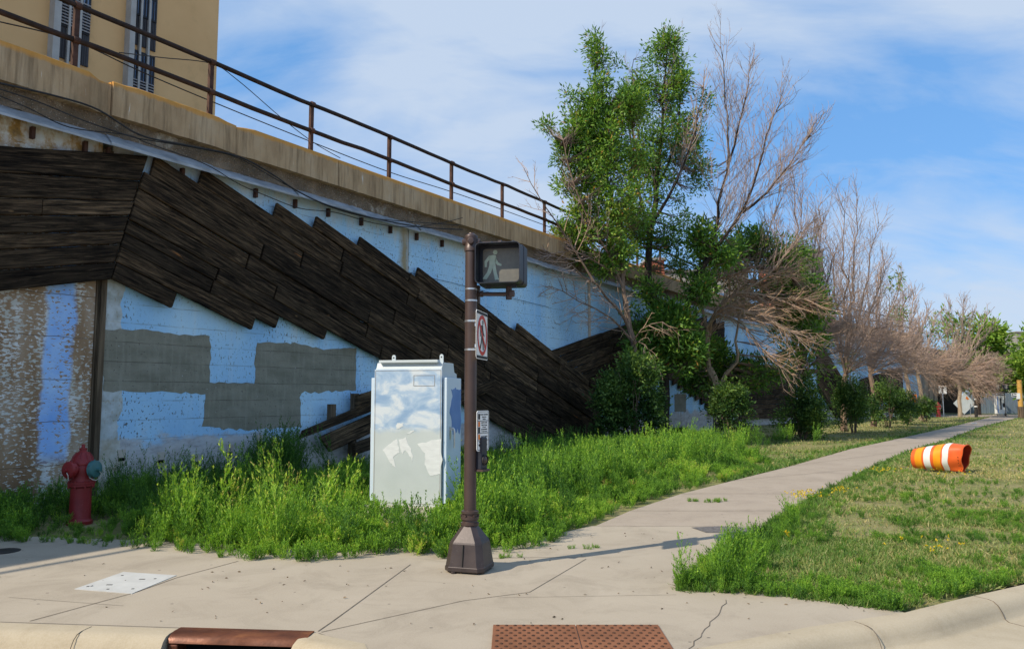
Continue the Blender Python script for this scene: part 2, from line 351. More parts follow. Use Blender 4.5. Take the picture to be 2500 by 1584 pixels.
# hydrant
def paint(name, ca, cb, chip, rough=0.45):
    N = NT(name); o = N.obj()
    c = N.ramp(N.noise(o, 5, 5), [(0.3, ca), (0.7, cb)])
    c = N.mix(N.ramp(N.noise(o, 38, 4, 0.7), [(0.66, 0.0), (0.71, 0.55)]), c, chip)
    M[name] = N.done(c, rough, 0, N.bump(N.noise(o, 40, 4), 0.12, 0.006), 0.4)
paint('hydrant_red', (0.19, 0.012, 0.014), (0.28, 0.022, 0.024), (0.42, 0.22, 0.19))
paint('cap_teal', (0.035, 0.12, 0.125), (0.06, 0.18, 0.18), (0.30, 0.34, 0.32))
M['chain'] = simple('chain', (0.5, 0.46, 0.40), (0.7, 0.66, 0.58), 20, 0.5, 0.3)
# cabinet
N = NT('cabinet_front'); o = N.obj(); x, y, z = N.sep(o)[:3]
cl = N.noise(N.map(o, (1.5, 1, 2.6), loc=(2.2, 0, 1.3)), 2.1, 7, 0.58, 0.5)
skyc = N.ramp(cl, [(0.36, (0.25, 0.37, 0.53)), (0.49, (0.38, 0.49, 0.61)), (0.60, (0.61, 0.65, 0.67))])
grey = N.ramp(N.noise(o, 2.2, 4), [(0.3, (0.47, 0.51, 0.49)), (0.7, (0.54, 0.575, 0.555))])
h = N.math('ADD', z, N.math('MULTIPLY', N.math('SUBTRACT', N.noise(N.map(o, (1, 1, 1), loc=(5, 0, 0)), 4, 5), 0.5), 0.22))
c = N.mix(N.ramp(h, [(0.0, 0.0), (1.06, 0.0), (1.13, 1.0)] if False else [(0.0, 0.0), (1.0, 0.0)]), grey, skyc)
f = N.math('DIVIDE', N.math('SUBTRACT', h, 1.10), 0.10, True)
c = N.mix(f, grey, skyc)
M['cabinet_front'] = N.done(c, 0.5, 0, N.bump(N.noise(o, 2.5, 4), 0.1, 0.03), 0.35)
M['cabinet_paint'] = simple('cabinet_paint', (0.50, 0.55, 0.555), (0.57, 0.62, 0.62), 2.0, 0.5, 0, 0.02, 0.35)
M['cabinet_side'] = simple('cabinet_side', (0.52, 0.62, 0.70), (0.62, 0.70, 0.76), 1.5, 0.5, 0, 0.02, 0.35)
M['blue_touchup'] = simple('blue_touchup', (0.11, 0.21, 0.45), (0.16, 0.27, 0.52), 4, 0.6)
M['white_touchup'] = simple('white_touchup', (0.62, 0.63, 0.61), (0.72, 0.73, 0.71), 9, 0.6, stretch=(1, 1, 3))
M['pad'] = simple('pad', (0.44, 0.38, 0.31), (0.56, 0.50, 0.42), 4, 0.9, 0, 0.3)
# rust
N = NT('rust_iron'); o = N.obj()
c = N.ramp(N.noise(N.map(o, (0.8, 2, 2)), 4, 7, 0.68, 0.6), [(0.3, (0.07, 0.026, 0.015)), (0.52, (0.145, 0.05, 0.024)), (0.75, (0.27, 0.105, 0.04))])
M['rust'] = N.done(c, N.ramp(N.noise(o, 3, 4), [(0.35, 0.35), (0.65, 0.75)]), 0.35, N.bump(N.noise(o, 45, 4), 0.25, 0.006), 0.4)
M['tactile'] = simple('tactile', (0.19, 0.078, 0.036), (0.29, 0.12, 0.058), 3, 0.75, 0.1, 0.25, 0.3, (1, 1, 1), 7)
M['tactile_dome'] = simple('tactile_dome', (0.055, 0.028, 0.018), (0.12, 0.055, 0.03), 30, 0.7, 0.2)
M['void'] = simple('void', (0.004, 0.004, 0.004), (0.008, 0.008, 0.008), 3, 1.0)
# drum
paint('drum_orange', (0.66, 0.095, 0.018), (0.78, 0.135, 0.025), (0.42, 0.10, 0.04), 0.5)
paint('drum_amber', (0.76, 0.25, 0.01), (0.84, 0.34, 0.014), (0.5, 0.25, 0.08), 0.45)
paint('drum_white', (0.66, 0.66, 0.64), (0.76, 0.76, 0.74), (0.42, 0.39, 0.34), 0.45)
M['drum_inside'] = simple('drum_inside', (0.42, 0.035, 0.015), (0.5, 0.05, 0.02), 4, 0.6)
# bark
def bark(name, ca, cb, sc=4):
    M[name] = simple(name, ca, cb, sc, 0.9, 0, 0.5, 0.15, (3, 3, 0.7))
bark('bark_dark', (0.022, 0.018, 0.016), (0.060, 0.048, 0.04))
bark('bark_brown', (0.13, 0.085, 0.06), (0.28, 0.20, 0.145))
bark('bark_tan', (0.26, 0.19, 0.13), (0.44, 0.34, 0.24))
leaf_N = NT('dead_twig'); M['dead_twig'] = leaf_N.done(leaf_N.ramp(leaf_N.attr('tint'), [(0.0, (0.14, 0.10, 0.08)), (0.5, (0.30, 0.225, 0.19)), (0.75, (0.40, 0.275, 0.20)), (1.0, (0.50, 0.31, 0.18))]), 0.8)
# far things
M['fence_grey'] = simple('fence_grey', (0.10, 0.13, 0.155), (0.20, 0.245, 0.28), 4, 0.7, 0, 0, 0.3, (5, 5, 0.2))
M['brick'] = simple('brick', (0.32, 0.095, 0.055), (0.42, 0.14, 0.08), 6, 0.9)
M['far_grey'] = simple('far_grey', (0.23, 0.21, 0.19), (0.32, 0.29, 0.26), 1.5, 0.9)
M['column'] = simple('column', (0.30, 0.255, 0.19), (0.42, 0.36, 0.28), 2, 0.9)
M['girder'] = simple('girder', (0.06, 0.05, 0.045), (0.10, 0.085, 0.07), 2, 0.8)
M['ochre'] = simple('ochre', (0.46, 0.25, 0.05), (0.56, 0.32, 0.08), 4, 0.7)
M['roll_sign'] = simple('roll_sign', (0.55, 0.60, 0.58), (0.66, 0.70, 0.67), 3, 0.5)

# ------------------------------------------------------------------ mesh helpers
COL = scene.collection
I4 = Matrix.Identity(4)
def tag(o, label=None, cat=None, group=None, kind=None):
    if label: o['label'] = label
    if cat: o['category'] = cat
    if group: o['group'] = group
    if kind: o['kind'] = kind
    return o
def empty(name, M0, label, cat, group=None):
    o = bpy.data.objects.new(name, None)
    o.empty_display_size = 0.2
    COL.objects.link(o)
    o.matrix_world = M0 if isinstance(M0, Matrix) else Matrix.Translation(M0)
    return tag(o, label, cat, group)
class MB:
    def __init__(self): self.v, self.f, self.uv, self.ti = [], [], [], []
    def add(self, vs, fs, uvs=None, tint=0.5):
        b = len(self.v)
        self.v += [tuple(p) for p in vs]
        self.f += [tuple(i + b for i in q) for q in fs]
        self.uv += list(uvs) if uvs else [(p[0], p[2]) for p in vs]
        self.ti += [tint] * len(vs)
        return self
    def box(self, c, s, rot=None, tint=0.5):
        c = Vector(c); vs = []
        for k in range(8):
            p = Vector(((k & 1) - .5, ((k >> 1) & 1) - .5, ((k >> 2) & 1) - .5))
            p = Vector((p.x * s[0], p.y * s[1], p.z * s[2]))
            vs.append(c + (rot @ p if rot is not None else p))
        return self.add(vs, [(0, 2, 3, 1), (4, 5, 7, 6), (0, 1, 5, 4), (2, 6, 7, 3), (0, 4, 6, 2), (1, 3, 7, 5)], tint=tint)
    def prism(self, pts, ax, lo, hi):
        """2-D outline extruded along an axis: ax 'y' -> pts are (x, z), 'z' -> (x, y), 'x' -> (y, z)"""
        n = len(pts)
        def mk(p, h): return {'y': (p[0], h, p[1]), 'z': (p[0], p[1], h), 'x': (h, p[0], p[1])}[ax]
        vs = [mk(p, lo) for p in pts] + [mk(p, hi) for p in pts]
        fs = [tuple(range(n))[::-1], tuple(range(n, 2 * n))] + [(i, (i + 1) % n, (i + 1) % n + n, i + n) for i in range(n)]
        return self.add(vs, fs)
    def tube(self, pts, rad, n=8, cap=True, tint=0.5):
        pts = [Vector(p) for p in pts]; m = len(pts)
        rad = rad if isinstance(rad, (list, tuple)) else [rad] * m
        vs, fs = [], []
        a = None
        for i in range(m):
            t = (pts[min(i + 1, m - 1)] - pts[max(i - 1, 0)]).normalized()
            if a is None:
                a = t.orthogonal().normalized()
            a = (a - t * a.dot(t))
            a = a.normalized() if a.length > 1e-6 else t.orthogonal().normalized()
            b = t.cross(a)
            for k in range(n):
                w = 2 * math.pi * k / n
                vs.append(pts[i] + (a * math.cos(w) + b * math.sin(w)) * rad[i])
        for i in range(m - 1):
            for k in range(n):
                fs.append((i * n + k, i * n + (k + 1) % n, (i + 1) * n + (k + 1) % n, (i + 1) * n + k))
        if cap:
            fs.append(tuple(range(n))[::-1]); fs.append(tuple(range((m - 1) * n, m * n)))
        return self.add(vs, fs, tint=tint)
    def lathe(self, prof, n=24, T=I4):
        """profile of (radius, height) turned about z, then moved by T"""
        vs, fs = [], []
        for r, h in prof:
            for k in range(n):
                w = 2 * math.pi * k / n
                vs.append(T @ Vector((r * math.cos(w), r * math.sin(w), h)))
        for i in range(len(prof) - 1):
            for k in range(n):
                fs.append((i * n + k, i * n + (k + 1) % n, (i + 1) * n + (k + 1) % n, (i + 1) * n + k))
        if prof[0][0] > 1e-4: fs.append(tuple(range(n))[::-1])
        if prof[-1][0] > 1e-4: fs.append(tuple(range((len(prof) - 1) * n, len(prof) * n)))
        return self.add(vs, fs)
    def build(self, name, mat, parent=None, M0=None, smooth=False, org=None, tint=False, bevel=0.0, uv=False):
        me = bpy.data.meshes.new(name)
        vs = self.v
        if org is not None: vs = [(p[0] - org[0], p[1] - org[1], p[2] - org[2]) for p in vs]
        me.from_pydata(vs, [], self.f)
        me.materials.append(mat)
        if uv:
            ul = me.uv_layers.new(name='UVMap')
            li = np.empty(len(me.loops), dtype=np.int32); me.loops.foreach_get('vertex_index', li)
            ul.data.foreach_set('uv', np.array(self.uv, dtype=np.float32)[li].ravel())
        if tint:
            at = me.attributes.new('tint', 'FLOAT', 'POINT'); at.data.foreach_set('value', np.array(self.ti, dtype=np.float32))
        me.update()
        o = bpy.data.objects.new(name, me); COL.objects.link(o)
        if smooth:
            me.polygons.foreach_set('use_smooth', [True] * len(me.polygons))
            me.set_sharp_from_angle(angle=R(38))
        if parent is not None: o.parent = parent
        T = M0 if M0 is not None else I4
        if org is not None: T = T @ Matrix.Translation(org)
        if parent is None: o.matrix_world = T
        else: o.matrix_local = T
        if bevel:
            b = o.modifiers.new('bevel', 'BEVEL'); b.width = bevel; b.segments = 2; b.limit_method = 'ANGLE'; b.angle_limit = R(40)
        return o
def fastmesh(name, V, Fc, mat, tint=None, parent=None, loc=None):
    V = np.asarray(V, dtype=np.float32).reshape(-1, 3); Fc = np.asarray(Fc, dtype=np.int32)
    if loc is not None: V = V - np.array(loc, dtype=np.float32)
    me = bpy.data.meshes.new(name); m, k = Fc.shape
    me.vertices.add(len(V)); me.vertices.foreach_set('co', V.ravel())
    me.loops.add(m * k); me.loops.foreach_set('vertex_index', Fc.ravel())
    me.polygons.add(m); me.polygons.foreach_set('loop_start', np.arange(0, m * k, k, dtype=np.int32))
    me.polygons.foreach_set('loop_total', np.full(m, k, dtype=np.int32))
    me.materials.append(mat)
    if tint is not None:
        at = me.attributes.new('tint', 'FLOAT', 'POINT'); at.data.foreach_set('value', np.asarray(tint, dtype=np.float32))
    me.update(calc_edges=True); me.validate()
    o = bpy.data.objects.new(name, me); COL.objects.link(o)
    if parent is not None:
        o.parent = parent
    elif loc is not None: o.location = loc
    return o
def sheet(name, pts, z, mat, kind='structure', parent=None):
    me = bpy.data.meshes.new(name); me.from_pydata([(p[0], p[1], z) for p in pts], [], [tuple(range(len(pts)))])
    me.materials.append(mat); me.update()
    if me.polygons[0].normal.z < 0: me.flip_normals()
    o = bpy.data.objects.new(name, me); COL.objects.link(o)
    if kind: o['kind'] = kind
    if parent is not None: o.parent = parent
    return o
def strip(mb, pts, w, z):
    """thin flat line along ground points"""
    pts = [Vector((p[0], p[1])) for p in pts]
    for a, b in zip(pts, pts[1:]):
        d = (b - a).normalized(); n = Vector((-d.y, d.x)) * w / 2
        mb.add([(*(a - n), z), (*(b - n), z), (*(b + n), z), (*(a + n), z)], [(0, 1, 2, 3)])
def text_mesh(name, body, size, mat, T, parent, depth=0.0008, sx=1.0):
    cu = bpy.data.curves.new(name, 'FONT'); cu.body = body; cu.size = size; cu.align_x = 'CENTER'; cu.align_y = 'CENTER'; cu.extrude = depth
    tmp = bpy.data.objects.new(name + '_curve', cu); COL.objects.link(tmp)
    bpy.context.view_layer.update()
    me = bpy.data.meshes.new_from_object(tmp.evaluated_get(bpy.context.evaluated_depsgraph_get()))
    bpy.data.objects.remove(tmp); bpy.data.curves.remove(cu)
    me.name = name; me.materials.clear(); me.materials.append(mat)
    o = bpy.data.objects.new(name, me); COL.objects.link(o); o.parent = parent
    o.matrix_local = T @ Matrix.Diagonal((sx, 1, 1, 1))
    return o
def vnoise(x, y, sc, seed=0):
    """smooth value noise, 0..1"""
    g = np.random.default_rng(seed).random((256, 256))
    x = np.asarray(x) / sc + 500.0; y = np.asarray(y) / sc + 500.0
    xi, yi = np.floor(x).astype(int), np.floor(y).astype(int); fx, fy = x - xi, y - yi
    fx = fx * fx * (3 - 2 * fx); fy = fy * fy * (3 - 2 * fy)
    a, b = g[xi % 256, yi % 256], g[(xi + 1) % 256, yi % 256]
    c, d = g[xi % 256, (yi + 1) % 256], g[(xi + 1) % 256, (yi + 1) % 256]
    return (a * (1 - fx) + b * fx) * (1 - fy) + (c * (1 - fx) + d * fx) * fy
def inpoly(x, y, poly):
    x, y = np.asarray(x), np.asarray(y); r = np.zeros(x.shape, bool); n = len(poly)
    for i in range(n):
        x0, y0 = poly[i][0], poly[i][1]; x1, y1 = poly[(i + 1) % n][0], poly[(i + 1) % n][1]
        with np.errstate(divide='ignore', invalid='ignore'):
            r ^= ((y0 > y) != (y1 > y)) & (x < (x1 - x0) * (y - y0) / (y1 - y0 + 1e-12) + x0)
    return r
def leaves(C, D, L, Wd, droop=0.15):
    """C base points, D unit directions, L lengths, Wd widths -> pointed leaf quads"""
    n = len(C)
    rnd = rng.normal(size=(n, 3)); S = np.cross(D, rnd); S /= np.linalg.norm(S, axis=1, keepdims=True) + 1e-9
    U = np.cross(S, D)
    L = np.asarray(L).reshape(-1, 1); Wd = np.asarray(Wd).reshape(-1, 1)
    mid = C + D * L * 0.45 + U * L * 0.10
    V = np.stack([C, mid + S * Wd * 0.5, C + D * L - U * L * droop, mid - S * Wd * 0.5], axis=1)
    return V.reshape(-1, 3), np.arange(4 * n).reshape(-1, 4)

# ------------------------------------------------------------------ ground, road, pavements
KERB_L = [(-40, 8.85), (-3.61, 5.6), (-2.26, 5.45), (-1.34, 5.38)]
KERB_R = [(1.05, 4.98), (2.05, 5.5), (2.91, 5.86), (3.5, 6.22), (4.34, 6.7), (5.6, 7.55), (9, 10.6), (30, 37), (60, 75)]
PATH_L = [(1.03, 9.7), (1.64, 10.93), (2.76, 12.8), (4.13, 14.7), (6.36, 17.77), (10.18, 23.38), (15.24, 30.05), (23.8, 41.48), (35.75, 57.81)]
PATH_R = [(3.03, 9.54), (3.84, 10.93), (4.99, 12.8), (7.87, 17.25), (11.39, 22.49), (15.46, 27.78), (23.29, 38.75), (33.98, 52.63), (37.6, 57.3)]
WEED_F = [(-7.5, 8.75), (-5.6, 8.59), (-4.6, 8.47), (-3.79, 8.02), (-3.23, 7.92), (-2.47, 7.62), (-1.94, 7.6), (-1.56, 7.72), (-1.08, 7.6), (-0.59, 7.64), (-0.13, 8.02), (0.29, 8.24), (0.67, 9.11)]
sheet('road', [(-600, -300), (600, -300), (600, 900), (-600, 900)], -0.15, M['road'])
sheet('ground', [(-400, 44.1), (-3.6, 5.68), (-1.3, 5.46), (1.17, 5.12), (2.05, 5.58), (2.91, 5.93), (3.5, 6.3), (5.6, 7.6), (9, 10.6), (30, 37), (400, 520), (400, 900), (-400, 900)], -0.03, M['lawn_soil'])
side = sheet('sidewalk', [(-40, 8.85), (-3.61, 5.6), (-2.26, 5.45), (-1.34, 5.38), (-0.95, 5.14), (-0.8, 4.2), (0.95, 4.2), (1.05, 4.98), (2.05, 5.5), (2.91, 5.86), (2.86, 6.0), (2.2, 6.5), (1.42, 6.7), (1.55, 6.95), (1.85, 7.62), (2.27, 8.24), (3.0, 9.46), (3.03, 9.54), (2.95, 9.62), (0.98, 9.66), (0.4, 9.0), (0, 8.4), (-2, 8.2), (-4, 8.7), (-7.5, 9.3), (-40, 12.5)], 0.0, M['sidewalk'])
path = sheet('path', [(0.98, 9.67), (2.96, 9.63)] + PATH_R + PATH_L[::-1], -0.006, M['path'])
sheet('cross_pavement', [(20, 57.5), (60, 57.5), (80, 66), (20, 66)], -0.012, M['path'])
jm = MB()
for pts, w in [([G(70, 1460), G(320, 1392), G(415, 1358), G(560, 1319)], 0.009), ([G(748, 1484), G(780, 1462), G(965, 1327)], 0.009),
               ([G(755, 1486), G(1090, 1412), G(1245, 1392), G(1378, 1314)], 0.007), ([G(1150, 1312), G(1378, 1309)], 0.008), ([G(0, 1462), G(735, 1486)], 0.006),
               ([G(845, 1526), G(750, 1489)], 0.012), ([G(1170, 1405), G(1590, 1398)], 0.004), ([G(20, 1404), G(290, 1424)], 0.004)]:
    strip(jm, pts, w, 0.003)
jm.build('joint', M['joint'], side)
ck = MB(); pts = []
for k in range(15):
    t = k / 14; p = G(1708, 1411).lerp(G(1625, 1526), t); pts.append((p.x + rng.normal() * .012, p.y + rng.normal() * .01))
strip(ck, pts, 0.006, 0.003); ck.build('crack', M['joint'], side)
pj = MB()
strip(pj, [(0.99, 9.66), (2.97, 9.62)], 0.012, 0.001)
for a, b in ((1.5, 0), (3.6, 1), (6.5, 2), (10, 3)):
    pa, pb = G([1690, 1860, 1995, 2080][b], [1190, 1117, 1072, 1045][b]), None
for q in range(6):
    t = (q + .6) / 6.2
    i = min(int(t * 6), 5); pa = Vector(PATH_L[i + 1]); pb = Vector(PATH_R[i + 1])
    strip(pj, [pa, pb], 0.012, 0.001)
pj.build('joint', M['joint'], path)
ps = MB(); ps.add([(*G(1625, 1240).xy, .004), (*G(1660, 1252).xy, .004), (*G(1760, 1254).xy, .004), (*G(1775, 1241).xy, .004), (*G(1690, 1237).xy, .004)], [(0, 1, 2, 3, 4)])
ps.build('head_shadow_patch', simple('head_shadow_patch', (0.10, 0.09, 0.085), (0.2, 0.18, 0.165), 20, 0.6), side)  # dark sheet painted where the signal head's shadow falls
def kerb(name, pts, sgn, mat, label_parent=None):
    prof = [(0.0, 0.004), (0.11, 0.004), (0.15, -0.004), (0.185, -0.03), (0.21, -0.07), (0.23, -0.12), (0.26, -0.138), (0.75, -0.146)]
    mb = MB(); n = len(prof); vs = []; pts = [Vector((p[0], p[1])) for p in pts]
    dense = [pts[0]]
    for a, b in zip(pts, pts[1:]):
        k = 4
        for j in range(1, k + 1): dense.append(a.lerp(b, j / k))
    for i, p in enumerate(dense):
        d = (dense[min(i + 1, len(dense) - 1)] - dense[max(i - 1, 0)]).normalized(); nn = Vector((d.y, -d.x)) * sgn
        for o_, h in prof: vs.append((p.x + nn.x * o_, p.y + nn.y * o_, h))
    fs = [(i * n + j, i * n + j + 1, (i + 1) * n + j + 1, (i + 1) * n + j) for i in range(len(dense) - 1) for j in range(n - 1)]
    mb.add(vs, fs)
    for e in (0, len(dense) - 1):
        b = e * n; p = vs[b]
        mb.add([vs[b + j] for j in range(n)] + [(p[0], p[1], -0.16)], [tuple(range(n + 1))])
    o = mb.build(name, mat, smooth=True); o['kind'] = 'structure'; return o
def kerb_joint(p, d, rad=.003):
    d = Vector(d).normalized(); nn = Vector((d.y, -d.x)); mb = MB()
    mb.tube([(p[0] + nn.x * o_, p[1] + nn.y * o_, h) for o_, h in ((0, .004), (.11, .004), (.15, -.004), (.185, -.03), (.21, -.07), (.23, -.12), (.26, -.138), (.5, -.142))], rad, 5)
    o = mb.build('kerb_joint', M['joint']); o['kind'] = 'structure'
kerb_joint(G(215, 1474).xy, (1, -.097)); kerb_joint(G(2010, 1462).xy, (.88, .36), .003); kerb_joint(G(1640, 1526).xy, (.88, .46)); kerb_joint(G(2290, 1402).xy, (.85, .5))
IN0, IN1 = G(422, 1479), G(737, 1488)
kerb('kerb', [(-40, 8.85), (-12, 6.35), (-3.61, 5.6), (IN0.x - .01, IN0.y)], 1, M['kerb'])
kerb('kerb', [(IN1.x + .01, IN1.y), (-1.2, 5.28), (-0.95, 5.14), (-0.8, 4.7), (-0.78, 4.25)], 1, M['kerb'])
kerb('kerb', KERB_R, 1, M['kerb'])
# rusted kerb inlet
inl = empty('storm_inlet', (IN0 + IN1) / 2, 'rusty iron storm drain inlet set into the kerb', 'drain')
dv = (IN1 - IN0); ln = dv.length; ang = math.atan2(dv.y, dv.x); TI = Matrix.Rotation(ang, 4, 'Z')
mb = MB(); prof = [(0.02, 0.010), (-0.07, 0.012), (-0.11, 0.004), (-0.14, -0.016), (-0.152, -0.045), (-0.14, -0.052), (-0.02, -0.052)]
mb.prism(prof, 'x', -ln / 2, ln / 2)
mb.build('hood', M['rust'], inl, TI, smooth=True)
for q in (-1, 1):
    mb = MB(); mb.box((q * (ln / 2 - .035), -0.085, -0.1), (.07, .13, .094)); mb.build('cheek', M['rust'], inl, TI, bevel=0.01)
mb = MB(); mb.box((0, -0.0, -0.112), (ln - .142, .06, .07)); mb.build('throat_shade', M['void'], inl, TI)  # black fill stands in for the shade inside the inlet
mb = MB(); mb.box((0, -0.21, -0.148), (ln, .35, .012)); mb.build('opening_shade', M['void'], inl, TI)  # black sheet paints the opening's darkness below the hood
# tactile plate
TA, TB = G(1160, 1472), G(1550, 1476)
tp = empty('tactile_plate', ((TA.x + TB.x) / 2, TA.y - .3, 0), 'rust brown tactile warning plate with raised domes on the kerb ramp', 'tactile plate')
w = (TB.x - TA.x)
for sx in (-1, 1):
    mb = MB(); mb.box((sx * (w / 4 + .002), 0, 0.006), (w / 2 - .004, 0.61, 0.01))
    pn = mb.build('panel', M['tactile'], tp)
    mb = MB()
    for i in range(9):
        for j in range(11):
            cx_, cy_ = sx * (w / 4) + (i - 4.25 + (j % 2) * .5) * (w / 2 - .02) / 9.2, (j - 5) * .056
            mb.lathe([(0.0125, 0), (0.011, 0.005), (0.006, 0.007), (0, .0072)], 8, Matrix.Translation((cx_, cy_, 0.0105)))
    dm = mb.build('domes', M['tactile_dome'], pn); dm['kind'] = 'stuff'
# white cover in the pavement
cv = [G(175, 1385), G(290, 1345), G(415, 1353), G(310, 1396)]
mb = MB(); c0 = sum(cv, Vector()) / 4
mb.prism([(p.x - c0.x, p.y - c0.y) for p in cv], 'z', -0.01, 0.005)
o = mb.build('utility_cover', M['cover'], None, Matrix.Translation(c0)); tag(o, 'flat off-white rectangular utility cover set in the sidewalk', 'utility cover')
for a, b in ((.35, .3), (.62, .68), (.15, .8), (.85, .2), (.5, .1), (.8, .75), (.1, .15)):
    p = (cv[0].lerp(cv[3], a)).lerp(cv[1].lerp(cv[2], a), b) - c0
    mb = MB(); mb.box((p.x, p.y, 0.0055), (.05 if a in (.35, .62) else .02, .02, .002)); mb.build('bolt', M['black_iron'], o)
mb = MB(); mb.lathe([(0.0, -.01), (.17, -.01), (.17, .004), (0.15, .006), (0.0, .006)], 28)
o = mb.build('manhole_cover', M['black_iron'], None, Matrix.Translation(G(4, 1296)), smooth=True); tag(o, 'small round dark iron lid in the sidewalk at the far left edge', 'manhole cover')

# ------------------------------------------------------------------ retaining wall
def fplace(fr, s0): return fr.M @ Matrix.Translation((s0, 0, 0))
def wall_body(fr, name, s0, s1, label, panels, first):
    root = empty(name, fr.M, label, 'wall', 'retaining wall of the railway embankment')
    for (a, b, mat) in panels:
        mb = MB(); mb.box(((a + b) / 2, 0.3, 2.83), (b - a - .004, 0.6, 5.66)); mb.build('wall_face', M[mat], root)
    # overhanging concrete cap in cast lengths with chipped ends
    ends = ([s0, 1.0, 6.35, 8.62, 11.1, 16.3, 21.6, 27.4, 33.2, s1] if first else list(np.arange(s0, s1, 5.6)) + [s1])
    for a, b in zip(ends, ends[1:]):
        mb = MB(); n = max(6, int((b - a) / .18)); base = []
        for k in range(n + 1):
            s = a + .006 + (b - a - .012) * k / n
            e = min(k, n - k); chip = 0.0
            if e <= 1 and first and 6 < (a if k < n / 2 else b) < 9: chip = rng.random() * .07
            ridge = rng.normal() * .004
            base.append([(s, -.31 + chip, 5.87 + ridge), (s, -.31 + chip, 6.405 - chip * .8 + ridge), (s, -.29 + chip, 6.425 - chip), (s, .35, 6.43), (s, .35, 5.87)])
        vs = [p for r in base for p in r]; fs = [(i * 5 + j, (i + 1) * 5 + j, (i + 1) * 5 + (j + 1) % 5, i * 5 + (j + 1) % 5) for i in range(n) for j in range(5)]
        fs += [(0, 1, 2, 3, 4), tuple(range(n * 5, n * 5 + 5))[::-1]]
        mb.add(vs, fs); mb.build('parapet', M['parapet'], root)
    mb = MB(); n = int((s1 - s0) / .12); vs = []
    for k in range(n + 1):
        s = s0 + (s1 - s0) * k / n
        vs += [(s, -.16 + rng.normal() * .012, 5.575), (s, -.15 + rng.normal() * .018, 5.72), (s, -.17 + rng.normal() * .012, 5.868)]
    mb.add(vs, [(i * 3 + j, (i + 1) * 3 + j, (i + 1) * 3 + j + 1, i * 3 + j + 1) for i in range(n) for j in range(2)])
    mb.build('aggregate_band', M['aggregate'], root)
    seams = list(np.arange(s0, s1, 1.85)) + [s1]
    mb = MB()
    for i, (a, b) in enumerate(zip(seams, seams[1:])):
        d = rng.normal() * .012; e = .012 if i % 2 else 0
        mb.add([(a, -.145 - e, 5.585 + e), (b + .03, -.145 - e, 5.585 + e), (b + .03, -.31 - e, 5.425 + d + e), (a, -.31 - e, 5.425 + d + e), (b + .03, -.31 - e, 5.39 + d), (a, -.31 - e, 5.39 + d)], [(0, 1, 2, 3), (3, 2, 4, 5)])
    mb.build('flashing', M['flashing'], root)
    return root
wall1 = wall_body(W1, 'retaining_wall', -14, 40, 'long concrete railway retaining wall painted pale blue, stained brown at its near end', [(-14, 6.40, 'wall_stained'), (6.56, 13.66, 'wall_paint'), (13.70, 23.05, 'wall_paint'), (23.12, 31.5, 'wall_paint'), (31.56, 40, 'wall_paint')], True)
for s in [7.74, 9.26, 10.21, 11.09, 12.06, 13.0, 13.93, 14.91, 5.35, 6.1, 6.45, 4.3]:
    mb = MB(); mb.box((s, -.05, 5.34), (.05, .08, .17)); mb.build('bracket', M['post_iron'], wall1)
mb = MB(); mb.box((6.48, .12, 2.7), (.158, .3, 5.4)); mb.build('joint_filler', M['post_wood'], wall1)
mb = MB(); mb.box((6.445, -.015, 1.75), (.06, .03, 3.4)); mb.build('joint_batten', M['post_wood'], wall1)
mb = MB(); mb.box((23.085, .06, 2.7), (.068, .1, 5.4)); mb.box((22.98, -.02, 4.3), (.13, .05, 2.4)); mb.box((13.68, .06, 2.7), (.03, .1, 5.4)); mb.box((31.53, .06, 2.7), (.05, .1, 5.4)); mb.build('joint_filler', M['pad'], wall1)
# stepped patches of grey cover-up paint (ragged roller edges)
def patch(pts_disp, fr=W1, parent=wall1, jit=.012, off=.004):
    pts = [fr.W(*q) for q in pts_disp]; out = []
    n = len(pts)
    for i in range(n):
        a, b = pts[i], pts[(i + 1) % n]; L = math.hypot(b[0] - a[0], b[1] - a[1]); k = max(2, int(L / .09))
        for j in range(k):
            t = j / k; out.append((a[0] + (b[0] - a[0]) * t + rng.normal() * jit, a[1] + (b[1] - a[1]) * t + rng.normal() * jit))
    mb = MB(); mb.prism(out, 'y', -off, 0.004); return mb.build('paint_patch', M['patch'], parent)
patch([(242, 774), (360, 776), (420, 785), (494, 789), (494, 900), (600, 901), (602, 806), (700, 806), (760, 822), (838, 818), (835, 918), (707, 923), (706, 1003), (585, 1012), (474, 1001), (480, 966), (482, 926), (380, 921), (242, 920)])
patch([(1586, 926), (1613, 926), (1613, 968), (1586, 968)])
# old fixing pockets low on the wall
for dx, dy in ((285, 1075), (378, 1080), (460, 1085), (610, 1038), (540, 1062)):
    s, z = W1.W(dx, dy); mb = MB(); mb.box((s, -.002, z), (.13, .012, .24)); mb.build('fixing_plate', M['pad'], wall1)
    mb = MB(); mb.box((s, -.004, z - .03), (.10, .02, .05)); mb.build('fixing_hole', M['void'], wall1)
wall2 = wall_body(W2, 'retaining_wall', S2 + .05, S2 + 31.5, 'far stretch of the concrete railway wall beyond the bend, behind the row of dead trees', [(S2, S2 + 31.5, 'wall_paint')], False)
emb = [W1.at(-60, .36, 0), W1.at(40, .36, 0), W2.at(S2 + 31.5, .36, 0), W2.at(S2 + 31.5, 60, 0), W1.at(-60, 75, 0)]
sheet('embankment_top', [(p.x, p.y) for p in emb], 6.1, M['embankment'])

